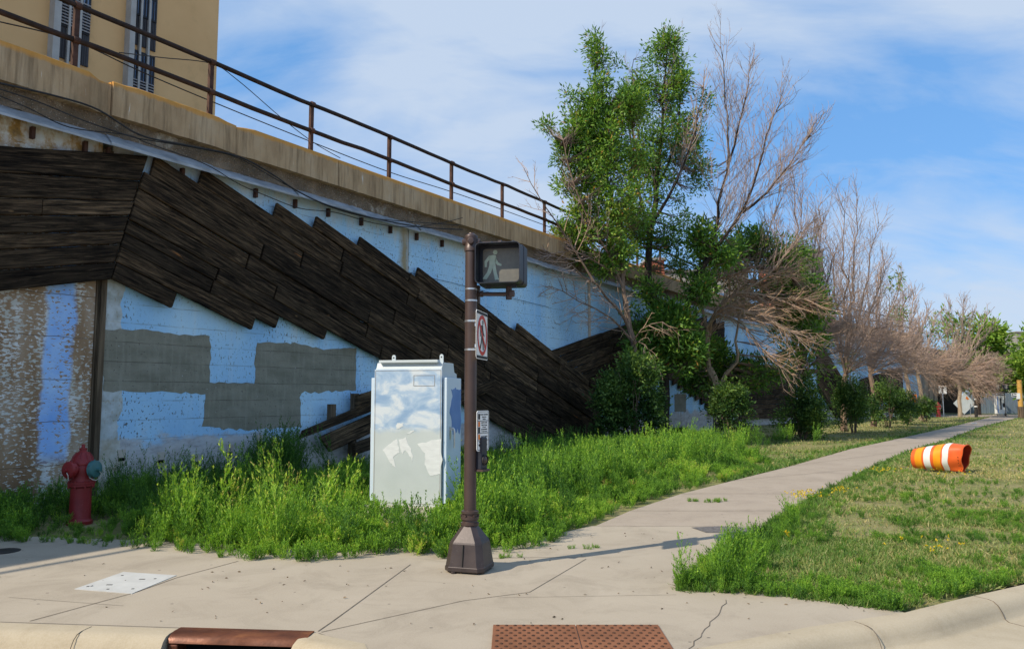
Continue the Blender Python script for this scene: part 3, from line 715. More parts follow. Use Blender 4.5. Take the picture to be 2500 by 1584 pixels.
# ------------------------------------------------------------------ iron railing on the wall
def railing(fr, s_list, s0, s1, name, label, z0=6.42):
    root = empty(name, fplace(fr, s_list[0]) @ Matrix.Translation((0, -.1, z0)), label, 'railing', 'railings on top of the wall')
    b = s_list[0]
    for h, r in ((1.03, .043), (.49, .045)):
        mb = MB(); pts = []
        for k in range(int((s1 - s0) / .58) + 1):
            s = s0 + k * .58; pts.append((s - b, rng.normal() * .006, h + .012 * math.sin(s * 1.1) + rng.normal() * .004))
        mb.tube(pts, r, 8); mb.build('rail', M['rail_iron'], root, smooth=True)
    for s in s_list:
        mb = MB(); mb.box((s - b, .0, .5), (.075, .012, 1.03)); mb.box((s - b - .03, .032, .5), (.012, .06, 1.03)); mb.box((s - b, 0, .006), (.16, .14, .012))
        mb.lathe([(.055, -.045), (.055, .045)], 10, Matrix.Translation((s - b, 0, 1.03)) @ Matrix.Rotation(R(90), 4, 'Y'))
        mb.lathe([(.055, -.045), (.055, .045)], 10, Matrix.Translation((s - b, 0, .49)) @ Matrix.Rotation(R(90), 4, 'Y'))
        mb.build('post', M['post_iron'], root)
    return root
railing(W1, [5.86 + 2.345 * k for k in range(-3, 15)], -6, 39.9, 'iron_railing', 'dark rusty iron railing with two pipe rails on top of the blue wall')
railing(W2, [S2 + .8 + 2.345 * k for k in range(14)], S2 + .1, S2 + 31.4, 'iron_railing', 'far end of the iron railing beyond the bend, behind the dead trees')
# cables
def cable(fr, pts, off, r, label, group='loose cables along the wall'):
    q = [fr.W(x, y, off) for x, y in pts]; mb = MB(); out = []
    for i in range(len(q) - 1):
        p0, p1, p2, p3 = q[max(i - 1, 0)], q[i], q[i + 1], q[min(i + 2, len(q) - 1)]
        for j in range(6):
            t = j / 6
            f = lambda k: .5 * ((2 * p1[k]) + (-p0[k] + p2[k]) * t + (2 * p0[k] - 5 * p1[k] + 4 * p2[k] - p3[k]) * t * t + (-p0[k] + 3 * p1[k] - 3 * p2[k] + p3[k]) * t ** 3)
            out.append((f(0), -off, f(1)))
    out.append((q[-1][0], -off, q[-1][1]))
    mb.tube(out, r, 6); o = mb.build('cable', M['cable'], None, fr.M, org=out[0]); tag(o, label, 'cable', group); return o
cable(W1, [(0, 196), (130, 226), (230, 258), (330, 318), (440, 342), (560, 368), (640, 410), (700, 450), (780, 486), (900, 518), (1000, 535), (1088, 540)], .42, .014, 'thickest black cable slung along the front of the wall cap')
cable(W1, [(0, 210), (90, 240), (200, 285), (310, 322), (350, 330), (470, 350), (560, 372), (655, 425), (760, 480), (870, 512), (1000, 524), (1085, 530)], .40, .009, 'thin black cable running just under the thick one along the wall')
cable(W1, [(0, 226), (70, 256), (165, 300), (300, 318), (350, 338), (480, 385), (560, 432), (620, 458), (705, 490), (790, 500), (880, 525), (960, 534), (1040, 524), (1088, 512)], .38, .008, 'thin black wire sagging below the grey flashing over the blue paint')
cable(W1, [(690, 645 - 15), (830, 640), (960, 640), (1070, 668)] if False else [(960, 640), (1020, 655), (1075, 668), (1200, 700), (1290, 722)], .03, .005, 'thin dark wire fixed flat on the blue wall behind the signal', )
cable(W1, [(0, 52), (170, 95), (330, 168), (500, 240), (735, 335), (916, 405), (1064, 452), (1186, 495), (1330, 548)], -.05, .010, 'black wire strung along the railing just below its middle rail')
cable(W1, [(280, 124), (380, 136), (497, 150), (560, 190), (660, 276), (735, 334), (800, 372)], -.02, .008, 'thin wire drooping from the top rail to the cap beside the tan building')

# ------------------------------------------------------------------ timber cladding
def clad(fr, planks, name, label, base_off=.06, group='dark timber mural pieces on the wall'):
    """planks: list of (corner points in s,z as quad, extra offset); grain runs along the first edge"""
    mb = MB()
    s0 = min(q[0] for pl in planks for q in pl[0]); z0 = min(q[1] for pl in planks for q in pl[0])
    for quad, ex in planks:
        a, b, c, d = [Vector(q) for q in quad]          # a->b bottom edge, d->c top edge
        off = base_off + ex; th = off + .02
        u = (b - a).normalized(); v = Vector((-u.y, u.x)); ru, rv = rng.random() * 40, rng.random() * 40
        uvf = lambda p: ((p - a).dot(u) + ru, (p - a).dot(v) + rv)
        P2 = [a, b, c, d]
        # ends and edges are worn: split the plank along its length with slight wander
        n = max(1, int((b - a).length / .5)); vs, uvs = [], []
        for k in range(n + 1):
            t = k / n; lo = a.lerp(b, t); hi = d.lerp(c, t)
            lo = lo + v * abs(rng.normal()) * .003; hi = hi - v * abs(rng.normal()) * .003
            w = rng.normal() * .004
            inn = (hi - lo) * .06
            ring = [(lo, off - .022), (lo, -off * 0 + 9), ]
            for p, dd in ((lo, off - .07), (lo, off - .014), (lo + inn, off), (hi - inn, off), (hi, off - .014), (hi, off - .07)):
                vs.append((p.x, -(dd + w), p.y)); q = uvf(p); uvs.append(q)
        fs = [(i * 6 + j, (i + 1) * 6 + j, (i + 1) * 6 + (j + 1) % 6, i * 6 + (j + 1) % 6) for i in range(n) for j in range(6)]
        fs += [tuple(range(6)), tuple(range(n * 6, n * 6 + 6))[::-1]]
        fs = [f[::-1] for f in fs]
        mb.add(vs, fs, uvs, tint=float(np.clip(rng.normal(.45, .25), 0, 1)))
    o = mb.build(name, M['timber'], None, fr.M, org=(s0, 0, 0), uv=True, tint=True)
    tag(o, label, 'timber cladding', group); return o
def row(planks, f_lo, f_hi, s0, s1, cut0=None, ex=0.0, lens=(2.2, 4.2), gap=.002):
    """one row of boards between two lines z=f(s), butted end to end; cut0 slants the first end"""
    s = s0
    while s < s1 - .05:
        e = s + random.uniform(*lens)
        if s1 - e < .8: e = s1
        sk = 0.0 if (s > s0 or cut0 is None) else cut0
        lo0 = s if (s > s0 or cut0 is None) else s0
        hi0 = s if (s > s0 or cut0 is None) else s0 + cut0
        k = .09 if cut0 != 'flat' else 0
        planks.append(([(lo0 + gap, f_lo(lo0) + gap), (e - gap - .03, f_lo(e - .03) + gap), (e - gap + .05, f_hi(e + .05) - gap), (hi0 + gap + (.08 if s > s0 or cut0 is None else 0), f_hi(hi0) - gap)], ex + random.uniform(-.012, .016)))
        s = e
# horizontal piece at the left
pl = []; zs = [3.00, 3.30, 3.58, 3.80, 4.06, 4.31, 4.66, 5.04]; sl_ = [.235, .21, .215, .205, .195, .185, .18, .20]
mit = lambda z: 6.52 + (z - 3.36) * .259
for i in range(7):
    lo = (lambda s, i=i: zs[i] + sl_[i] * (s - 5.0)); hi = (lambda s, i=i: zs[i + 1] + sl_[i + 1] * (s - 5.0))
    cuts = [[2.0, 9], [3.2, 9], [4.6, 9], [2.4, 9], [5.5, 9], [3.0, 9], [4.2, 9]][i]
    xs = [-1.0] + [c for c in cuts if c < 8]
    for a, b in zip(xs, xs[1:] + [None]):
        if b is None:
            zl = lo(6.5); sl0 = mit(lo(mit(zl))); sh0 = mit(hi(mit(hi(6.8))))
            pl.append(([(a + .005, lo(a) + .005), (sl0 - .005, lo(sl0) + .005), (sh0 - .005, hi(sh0) - .005), (a + .005, hi(a) - .005)], .0 + random.uniform(-.01, .02) + (.05 if i == 0 else 0)))
        else:
            pl.append(([(a + .005, lo(a) + .005), (b - .005, lo(b) + .005), (b - .005, hi(b) - .005), (a + .005, hi(a) - .005)], random.uniform(-.01, .02)))
clad(W1, pl, 'timber_cladding', 'near-level dark weathered boards at the left end of the wall, above the hydrant', .13)
# the big diagonal
qs = [5.56, 5.85, 6.12, 6.38, 6.62, 6.90, 7.20, 7.52, 7.88, 8.18, 8.47, 8.73, 8.96, 9.22, 9.48, 9.72]
SLP = -.335
ends = {0: 7.6, 1: 9.2, 2: 9.78, 3: 10.98}
starts = {8: 7.75, 9: 8.25 + 1.4, 10: 10.62, 11: 11.88, 12: 13.85, 13: 15.98, 14: 17.6}
starts = {7: 7.12, 8: 8.0, 9: 9.62, 10: 10.60, 11: 11.86, 12: 13.8, 13: 15.95, 14: 18.2}
pl = []
for i in range(15):
    lo = lambda s, i=i: qs[i] + SLP * s; hi = lambda s, i=i: qs[i + 1] + SLP * s
    if i <= 6:
        zl = qs[i]; s0 = 6.5
        for _ in range(6): s0 = mit(lo(s0))
        s1 = 6.5
        for _ in range(6): s1 = mit(hi(s1))
        st, cut = s0 + .01, s1 - s0
    else:
        st, cut = starts[i], None
    en = ends.get(i, min((qs[i] + .35) / -SLP * 1.0, 23.6 if i < 13 else 23.9))
    row(pl, lo, hi, st, en, cut, ex=random.uniform(-.02, .025), lens=(1.6, 3.6), gap=.006)
clad(W1, pl, 'timber_cladding', 'broad diagonal band of charred boards sloping down to the right across the blue wall', .16)
# boards rising to the right behind the trees
pl = []
for i in range(24):
    q1 = -1.06 - .27 * i; q0 = q1 - .27; sl2 = .222 - .0025 * i
    sl3 = sl2 - .0025
    lo = lambda s, q0=q0, sl3=sl3: q0 + sl3 * s - (sl3 - .2) * 22; hi = lambda s, q1=q1, sl2=sl2: q1 + sl2 * s - (sl2 - .2) * 22
    qm = (q0 + q1) / 2
    if qm > -3.5: st = 19.6 + (-1.06 - qm) * 1.75
    else: st = 29.4 + (-3.5 - qm) * 2.55
    en = min(37.5, 21 + (5.1 - (q1 + .2 * 21)) / .2)
    if en - st > .8: row(pl, lo, hi, st, en, None, lens=(1.8, 4))
clad(W1, pl, 'timber_cladding', 'wedge of dark boards rising to the right behind the tall tree, stepped lower ends', .13)
# falling edge boards right of the stepped ends
pl = []
for i in range(3):
    a = W1.W(1440 / 2289 * 0 + 1650 + i * 9, 870, .12); b = W1.W(1670 + i * 9, 975, .12)
    pl.append(([(b[0], b[1]), (a[0], 3.6), (a[0] + .35, 3.6), (b[0] + .4, b[1])], .05))
clad(W1, pl, 'timber_cladding', 'steep dark boards closing the stepped board ends beside the thick tan trunk', .12)
# short low piece by the cabinet
pl = []
def quadpx(pts, off): return [W1.W(x, y, off) for x, y in pts]
pl.append((quadpx([(708, 1032), (890, 962), (890, 938), (715, 1012)], .35), .0))
pl.append((quadpx([(780, 1062), (890, 1012), (890, 968), (755, 1028)], .35), -.02))
pl.append((quadpx([(840, 930), (900, 912), (900, 935), (838, 962)], .35), .02))
pl.append((quadpx([(833, 1070), (890, 1050), (890, 1020), (833, 1042)], .35), .03))
pl.append((quadpx([(1040, 965), (1155, 918), (1165, 893), (1040, 925)], .35), .03))
pl.append((quadpx([(890, 962), (1080, 890), (1080, 862), (890, 938)], .35), -.04))
clad(W1, pl, 'timber_cladding', 'small low piece of dark boards rising behind the pale cabinet', .35)
for k, (x, y0, y1) in enumerate(((780, 950, 1000), (834, 925, 965), (828, 1035, 1110))):
    s, z1 = W1.W(x, y0, .2); _, z0 = W1.W(x, y1, .2); mb = MB(); mb.box((0, -.2, (z1 + max(z0, 0)) / 2), (.13, .12, z1 - max(z0, 0)))
    o = mb.build('timber_stud', M['post_wood'], None, fplace(W1, s)); tag(o, ['short lone timber stud fixed on the wall left of the low boards', 'timber stud standing at the top end of the low boards', 'timber stud under the low boards beside the pale cabinet'][k], 'stud', 'timber studs by the low boards')
# far pieces on the second stretch
pl = []
for i in range(11):
    z0_ = .35 + i * .26; a, b = W2.W(1732, 900)[0], W2.W(1868 - max(0, i - 7) * -18, 900)[0]
    row(pl, lambda s, z0_=z0_: z0_, lambda s, z0_=z0_: z0_ + .26, a, b, 'x' if False else None, lens=(1.5, 3))
clad(W2, pl, 'timber_cladding', 'far panel of level dark boards on short posts, stepped along its top', .12)
a, b = W2.W(1745, 900)[0], W2.W(1865, 900)[0]
pl = []
for i in range(11):
    f0 = 4.9 - i * .3; a = W2.W(1920, 900)[0]; sl3 = -.62
    row(pl, lambda s, f0=f0, a=a: f0 + sl3 * (s - a), lambda s, f0=f0, a=a: f0 + .3 + sl3 * (s - a), a + max(0, (i - 0) * -.0), a + min(8.5, (f0 - .1) / .62), None, lens=(2, 4))
clad(W2, pl, 'timber_cladding', 'far band of dark boards sloping down to the right between two round shrubs', .12)
pl = []
for i in range(7):
    f0 = .6 + i * .3; a = W2.W(2020, 900)[0]
    row(pl, lambda s, f0=f0, a=a: f0 + .12 * (s - a), lambda s, f0=f0, a=a: f0 + .3 + .12 * (s - a), a, a + 9, None, lens=(2, 4))
clad(W2, pl, 'timber_cladding', 'farthest dark boards on the wall, rising slightly toward the underpass', .12)

# ------------------------------------------------------------------ tan building above the wall
off = -9.4
fs_ = lambda x, y: W1.W(x, y, off)
BR = W1.W(508, 200, off)[0]
bz0, bz1, bs0 = 6.1, 24.0, -14.0
bld = empty('tan_building', fplace(W1, BR) @ Matrix.Translation((0, 9.4, bz0)), 'tan stucco building with tall dark window strips rising behind the wall', 'building')
strips = []
for x0, x1, y in ((112, 208, 100), (290, 362, 150)):
    strips.append((fs_(x0, y)[0], fs_(x1, y)[0]))
mb = MB(); mb.box(((bs0 + BR) / 2 - BR, 7.0, (bz1 - bz0) / 2), (BR - bs0, 14, bz1 - bz0)); mb.build('wall', M['stucco'], bld)
mb = MB(); mb.box(((bs0 + BR) / 2 - BR, 7, bz1 - bz0 + .2), (BR - bs0 + .3, 14.6, .4)); mb.build('roof', M['white_trim'], bld)
for si, (a, b) in enumerate(strips):
    w = b - a; pw = w * .17; cw = (w - pw) / 3
    mm = MB(); mm.box((a + pw / 2 - BR, -.12, 5.5), (pw, .30, 11)); mm.build('pilaster', M['white_trim'], bld)
    for k in (1, 2):
        mm = MB(); mm.box((a + pw + cw * k - BR, -.07, 5.5), (.06, .12, 11)); mm.build('mullion', M['white_trim'], bld)
    for fl in range(4):
        z = 2.8 * fl + ([0.35, 1.55][si] - 1.4)
        fr_ = MB()
        xc, ww = a + pw + cw * 1.5 - BR, cw * 3
        fr_.box((xc, -.025, z + 1.75), (ww, .04, 1.75))
        for k in range(3):
            for q in (-.5, 0, .5): fr_.box((a + pw + cw * (k + .5) + q * (cw - .09) - BR, -.06, z + 1.75), (.045, .05, 1.72))
            for q in (.9, 1.55, 2.2, 2.58): fr_.box((a + pw + cw * (k + .5) - BR, -.055, z + q), (cw - .05, .05, .06))
        wf = fr_.build('window', M['mullion'], bld)
        gl = MB()
        for k in range(3): gl.box((a + pw + cw * (k + .5) - BR, -.05, z + 1.75), (cw - .08, .014, 1.66))
        gl.build('pane', M['glass'], wf)
        sp = MB(); sp.box((xc, -.02, z + .43), (ww, .05, .88))
        for k in range(3):
            for q in range(4): sp.box((a + pw + cw * (k + .5) + (q - 1.5) * cw / 5 - BR, -.045, z + .43), (.02, .03, .84))
        sp.build('spandrel', M['spandrel'], bld)
        if (fl + si) % 2 == 0:
            lv = MB()
            for k in range(3):
                for q in range(10): lv.box((a + pw + cw * (k + .5) - BR, -.10, z + .95 + q * .085), (cw - .07, .05, .03), Matrix.Rotation(R(25), 3, 'X'))
            lv.build('louvre', M['louvre'], wf)

# ------------------------------------------------------------------ hydrants
def rotm(ax, deg): return Matrix.Rotation(R(deg), 4, ax)
def hydrant(loc, yaw, label, s=1.0):
    root = empty('fire_hydrant', Matrix.Translation(loc) @ rotm('Z', yaw) @ Matrix.Scale(s, 4), label, 'fire hydrant', 'red fire hydrants')
    mb = MB(); mb.lathe([(.0, -.05), (.15, -.05), (.15, .0), (.152, .012), (.135, .025), (.126, .05), (.122, .35), (.122, .43), (.135, .445), (.155, .45), (.155, .475), (.16, .48), (.16, .505), (.135, .51), (.128, .53), (.134, .60), (.140, .66), (.132, .71), (.12, .74), (0, .745)], 32)
    for k in range(8):
        w = k * math.pi / 4; mb.lathe([(0, .428), (.014, .428), (.014, .522), (0, .522)], 6, Matrix.Translation((.145 * math.cos(w), .145 * math.sin(w), 0)))
    mb.build('barrel', M['hydrant_red'], root, smooth=True)
    mb = MB(); mb.lathe([(.138, .715), (.142, .73), (.138, .745), (.128, .78), (.106, .83), (.078, .865), (.05, .885), (.042, .89), (.040, .905), (.046, .91), (.046, .925), (.024, .93), (.02, .975), (.0, .98)], 32)
    for k in range(8):
        w = k * math.pi / 4 + .2
        mb.tube([(.137 * math.cos(w), .137 * math.sin(w), .74), (.118 * math.cos(w), .118 * math.sin(w), .815), (.075 * math.cos(w), .075 * math.sin(w), .872)], .008, 5)
    mb.build('bonnet', M['hydrant_red'], root, smooth=True)
    for az, mt in ((-110, 'hydrant_red'), (-12, 'cap_teal'), (120, 'hydrant_red')):
        T = Matrix.Translation((0, 0, .665)) @ rotm('Z', az) @ rotm('Y', 90)
        mb = MB(); mb.lathe([(.085, .06), (.082, .13), (.09, .135), (.09, .15)], 24, T); mb.build('outlet', M['hydrant_red'], root, smooth=True)
        mb = MB(); mb.lathe([(.095, .15), (.108, .155), (.108, .20), (.10, .215), (.07, .225), (.03, .228), (.026, .23), (.024, .265), (0, .267)], 24, T)
        for k in range(10):
            w = 2 * math.pi * k / 10; p = Vector((.108 * math.cos(w), .108 * math.sin(w), .178)); mb.box(T @ p, (.012, .012, .03))
        cap = mb.build('outlet_cap', M[mt], root, smooth=True)
        c = MB(); L = [T @ Vector(p) for p in ((.03, .02, .24), (.06, .05, .245), (.11, .045, .235), (.14, .0, .215), (.13, -.03, .19), (.10, -.05, .15))]
        c.tube(L, .005, 6); c.build('chain', M['chain'], cap)
    return root
HY = G(187, 1226)
hydrant(HY, 0, 'worn red fire hydrant with one teal cap among weeds before the stained wall')
def pole_obj(): pass

# ------------------------------------------------------------------ traffic control cabinet
CW, CDp, CH = .99, .60, 1.83
cab = empty('control_cabinet', Matrix.Translation((-1.285, 10.42, 0.0)) @ rotm('Z', -15), 'tall pale metal control cabinet painted with clouds on a concrete base', 'cabinet')
mb = MB(); mb.box((0, 0, .06), (CW + .16, CDp + .16, .24)); mb.build('concrete_base', M['pad'], cab, bevel=.02)
zb = .18
mb = MB(); mb.prism([(-CDp / 2, zb), (CDp / 2, zb), (CDp / 2, zb + CH - .12), (CDp / 2 - .10, zb + CH - .10), (CDp / 2 - .14, zb + CH + .02), (-CDp / 2 + .045, zb + CH + .02), (-CDp / 2 + .02, zb + CH - .04), (-CDp / 2, zb + CH - .06)], 'x', -CW / 2 + .03, CW / 2 - .03)
mb.build('housing', M['cabinet_paint'], cab, bevel=.006)
mb = MB(); mb.box((0, -CDp / 2 - .006, zb + CH / 2 - .035), (CW - .04, .02, CH - .07)); mb.build('front_panel', M['cabinet_front'], cab, Matrix.Translation((0, 0, 0)), bevel=.004)
mb = MB(); mb.box((0, -CDp / 2 + .03, zb + CH + .035), (CW - .16, .10, .035)); mb.box((0, -CDp / 2 + .05, zb + CH + .01), (CW - .20, .06, .02)); mb.build('lid_edge', M['cabinet_paint'], cab, bevel=.004)
for sx in (-1, 1):
    mb = MB(); mb.box((sx * (CW / 2 + .012), .0, zb + CH / 2 - .07), (.055, CDp - .03, CH - .22)); dr = mb.build('side_door', M['cabinet_side'], cab, bevel=.008)
    h = MB(); x = sx * (CW / 2 + .042)
    h.box((x, -.16, zb + .93), (.012, .05, .16)); h.box((x + sx * .02, -.16, zb + .98), (.03, .022, .03))
    h.tube([(x + sx * .03, -.16, zb + 1.0), (x + sx * .05, -.155, zb + .985), (x + sx * .055, -.15, zb + .95), (x + sx * .05, -.145, zb + .74)], .011, 8)
    h.build('handle', M['steel'], dr, smooth=True)
mb = MB(); n = 40; pts = []
for k in range(n):
    t = k / n; e = 4 * t
    if e < 1: p = (-.10 + .36 * e, 1.13 + .04 * math.sin(e * 20))
    elif e < 2: p = (.27, 1.15 + .53 * (e - 1))
    elif e < 3: p = (.27 - .38 * (e - 2), 1.68)
    else: p = (-.13 + .05 * math.sin((e - 3) * 9), 1.68 - .5 * (e - 3))
    pts.append((p[0] + rng.normal() * .010, p[1] + rng.normal() * .012))
mb.prism(pts, 'x', CW / 2 + .030, CW / 2 + .0425); mb.build('blue_paint_patch', M['blue_touchup'], cab)
mb = MB()
for x, z, w_, h_ in ((0, zb + .03, CW - .04, .006), (-CW / 2 + .035, zb + CH / 2 - .03, .006, CH - .12), (CW / 2 - .035, zb + CH / 2 - .03, .006, CH - .12), (0, zb + CH - .085, CW - .07, .006)): mb.box((x, -CDp / 2 - .0165, z), (w_, .003, h_))
mb.build('panel_seam', M['far_grey'], cab)
for sx, yy in ((-.30, 0.06), (.40, 0.02)):
    mb = MB(); prof = [(-.026, 0), (.026, 0), (.026, .10), (.018, .118), (0, .125), (-.018, .118), (-.026, .10)]
    mb.prism(prof, 'y', -.006, .006); e = mb.build('lifting_eye', M['cabinet_paint'], cab, Matrix.Translation((sx, yy - .15, zb + CH + .01)))
    h = MB(); h.lathe([(.010, -.008), (.010, .008)], 10, Matrix.Translation((0, 0, .085)) @ rotm('X', 90)); h.build('hole', M['void'], e)
yf = -CDp / 2 - .0165
mb = MB()
for x, z, w, h in ((.23, 1.86, .29, .005), (.23, 1.725, .29, .005), (.085, 1.7925, .005, .14), (.375, 1.7925, .005, .14)): mb.box((x, yf - .001, z), (w, .004, h))
mb.build('plate_outline', M['far_grey'], cab)
for poly in ([(-.34, .90), (-.14, 1.03), (-.10, .86), (-.20, .80), (-.15, .66), (-.23, .72)], [(-.12, 1.02), (-.02, 1.05), (.09, .82), (.07, .76), (-.02, .90), (-.06, .84)],
             [(.14, .98), (.47, 1.04), (.47, .60), (.32, .58), (.26, .72), (.25, .86)], [(-.13, 1.16), (-.07, 1.20), (-.06, 1.235), (-.14, 1.245), (-.16, 1.19)], [(0.0, 1.09), (.10, 1.13), (.09, 1.16), (.02, 1.12)]):
    out = []
    for i in range(len(poly)):
        a, b = poly[i], poly[(i + 1) % len(poly)]
        for j in range(5): out.append((a[0] + (b[0] - a[0]) * j / 5 + rng.normal() * .006, a[1] + (b[1] - a[1]) * j / 5 + rng.normal() * .006))
    mb = MB(); mb.prism(out, 'y', yf - .002, yf + .004); mb.build('scraped_paint', M['white_touchup'], cab)

# ------------------------------------------------------------------ pedestrian signal pole
PX, PY = -.39, 7.27
PO = Matrix.Translation((PX, PY, 0))
pole = empty('signal_pole', PO, 'dark brown metal signal pole on a square flared base at the path corner', 'pole')
mb = MB()
def octo(hw, ch, z, rot):
    q = [(-hw, -hw + ch), (-hw + ch, -hw), (hw - ch, -hw), (hw, -hw + ch), (hw, hw - ch), (hw - ch, hw), (-hw + ch, hw), (-hw, hw - ch)]
    c, s = math.cos(rot), math.sin(rot); return [(x * c - y * s, x * s + y * c, z) for x, y in q]
lv = [(.185, .05, .015), (.190, .05, .02), (.190, .05, .055), (.183, .05, .062), (.158, .05, .255), (.152, .048, .27), (.075, .04, .395), (.068, .035, .41)]
vs = [p for hw, ch, z in lv for p in octo(hw, ch, z, R(-17))]; nl = len(lv)
mb.add(vs, [(i * 8 + j, i * 8 + (j + 1) % 8, (i + 1) * 8 + (j + 1) % 8, (i + 1) * 8 + j) for i in range(nl - 1) for j in range(8)] + [tuple(range(8))[::-1], tuple(range(nl * 8 - 8, nl * 8))])
bs = mb.build('base', M['bronze_base'], pole, bevel=.006)
for x, y in ((-.14, -.15), (.12, -.16), (.15, .12), (-.14, .13)):
    mb = MB(); mb.lathe([(.022, 0), (.022, .02)], 8, Matrix.Translation((x, y, 0))); mb.build('foot_bolt', M['bronze_base'], bs)
mb = MB(); q = rotm('Z', -17)
for sx, w, h, z in ((-.005, .006, .19, .16),): mb.box(q @ Vector((sx, -.177, z)), (w, .012, h), (q @ rotm('X', -7)).to_3x3())
mb.build('cover_seam', M['black_iron'], bs)
mb = MB(); mb.lathe([(.075, .40), (.085, .41), (.085, .43), (.072, .435), (.070, .455), (.085, .46), (.085, .485), (.070, .49), (.070, .51), (.081, .515), (.081, .535), (.06, .545)], 28)
for k in range(6):
    w = k * math.pi / 3; mb.lathe([(.012, -.01), (.012, .01)], 6, Matrix.Translation((.078 * math.cos(w), .078 * math.sin(w), .495)) @ rotm('Z', math.degrees(w)) @ rotm('Y', 90))
mb.build('collar', M['bronze'], pole, smooth=True)
mb = MB(); mb.lathe([(.0575, .45), (.0572, 1.5), (.057, 2.98), (0, 2.98)], 28); mb.build('shaft', M['bronze'], pole, smooth=True)
mb = MB(); mb.lathe([(.057, 2.965), (.066, 2.97), (.066, 3.01), (.060, 3.02), (.060, 3.09), (.063, 3.10), (.057, 3.125), (.03, 3.14), (.026, 3.15), (.012, 3.152), (0, 3.152)], 20)
for w in (0, 90, 180, 270): mb.lathe([(.034, .03), (.034, .078), (.026, .086), (0, .088)], 10, Matrix.Translation((0, 0, 3.06)) @ rotm('Z', w) @ rotm('Y', 90))
mb.build('top_fitting', M['bronze'], pole, smooth=True)
for z in (2.30, 2.03):
    mb = MB(); mb.lathe([(.0585, -.009), (.0595, -.009), (.0595, .009), (.0585, .009)], 28, Matrix.Translation((0, 0, z))); mb.box((.03, -.055, z), (.02, .012, .02)); mb.build('steel_band', M['steel'], pole, smooth=True)
for z in (2.605, 2.495):
    mb = MB(); mb.lathe([(.0585, -.008), (.0595, -.008), (.0595, .008), (.0585, .008)], 28, Matrix.Translation((0, 0, z))); mb.build('steel_band', M['steel'], pole, smooth=True)
# signal head
SH = empty('pedestrian_signal', Matrix.Translation((PX + .285, PY - .02, 2.835)) @ rotm('Z', -12), 'black pedestrian signal with a pale walking figure, hung on the brown pole', 'signal')
def rrect(w, h, r, n=5):
    out = []
    for cx_, cy_, a0 in ((w / 2 - r, h / 2 - r, 0), (-w / 2 + r, h / 2 - r, 90), (-w / 2 + r, -h / 2 + r, 180), (w / 2 - r, -h / 2 + r, 270)):
        for k in range(n + 1):
            w_ = R(a0 + 90 * k / n); out.append((cx_ + r * math.cos(w_), cy_ + r * math.sin(w_)))
    return out
def ringwall(mb, outer, inner, y0, y1):
    n = len(outer); vs = [(p[0], y0, p[1]) for p in outer] + [(p[0], y0, p[1]) for p in inner] + [(p[0], y1, p[1]) for p in inner] + [(p[0], y1, p[1]) for p in outer]
    fs = []
    for i in range(n):
        j = (i + 1) % n
        for a in range(4):
            b = (a + 1) % 4; fs.append((a * n + i, a * n + j, b * n + j, b * n + i))
    mb.add(vs, fs)
mb = MB(); mb.prism(rrect(.44, .40, .035), 'y', .02, .19); mb.build('case', M['signal_black'], SH, bevel=.008)
mb = MB(); ringwall(mb, rrect(.43, .385, .04), rrect(.415, .37, .035), -.165, .03); mb.build('visor', M['signal_black'], SH)
mb = MB(); ringwall(mb, rrect(.43, .385, .04), rrect(.36, .325, .03), .0, .022); mb.build('door_frame', M['signal_black'], SH)
mb = MB(); mb.prism(rrect(.37, .335, .02), 'y', .012, .03); mb.build('lens', M['signal_lens'], SH)
def symbol_walk(mb, T, s, y):
    def poly(pts): 
        n = len(pts); mb.add([T @ Vector((x * s, y, z * s)) for x, z in pts] + [T @ Vector((x * s, y + .002, z * s)) for x, z in pts], [tuple(range(n)), tuple(range(n, 2 * n))[::-1]] + [(i, i + n, (i + 1) % n + n, (i + 1) % n) for i in range(n)])
    poly([(.10 + .085 * math.cos(k * math.pi / 8), .86 + .085 * math.sin(k * math.pi / 8)) for k in range(16)])
    poly([(.04, .77), (.13, .74), (.15, .62), (.10, .40), (.04, .36), (-.12, .38), (-.12, .62), (-.13, .74)])
    poly([(-.14, .74), (-.12, .60), (-.20, .50), (-.21, .33), (-.29, .33), (-.30, .54)])
    poly([(.13, .74), (.15, .60), (.22, .48), (.34, .41), (.32, .35), (.16, .40), (.08, .52)])
    poly([(-.12, .38), (.02, .36), (-.06, .12), (-.22, -.12), (-.38, -.10), (-.20, .14)])
    poly([(-.02, .38), (.11, .40), (.16, .10), (.24, -.14), (.09, -.15), (.04, .10)])
mb = MB(); symbol_walk(mb, Matrix.Translation((-.085, 0, -.10)), .265, .008); mb.build('walking_figure', M['walk_white'], SH)
for x in (-.09, .12):
    mb = MB(); mb.tube([(x - .03, -.02, .195), (x - .02, -.02, .215), (x, -.02, .225), (x + .02, -.02, .215), (x + .03, -.02, .195)], .008, 6)
    mb.build('latch', M['signal_black'], SH)
for x in (-.12, .13):
    mb = MB(); mb.box((x, .0, -.205), (.045, .04, .03)); mb.build('hinge', M['signal_black'], SH)
mb = MB(); mb.tube([(-.285, .04, .225), (-.05, .06, .225), (.02, .07, .225), (.06, .08, .215), (.08, .09, .19)], .019, 10)
for x in (-.23, -.02): mb.lathe([(.026, -.015), (.026, .015)], 10, Matrix.Translation((x, .05, .225)) @ rotm('Y', 90))
mb.build('top_arm', M['bronze'], SH, smooth=True)
mb = MB(); mb.tube([(-.25, .05, -.265), (.0, .07, -.27), (.10, .08, -.265)], .02, 10); mb.lathe([(.035, -.03), (.04, .0), (.035, .03), (0, .035)], 12, Matrix.Translation((.08, .08, -.265))); mb.lathe([(.03, -.07), (.03, .08)], 12, Matrix.Translation((.06, .08, -.25)))
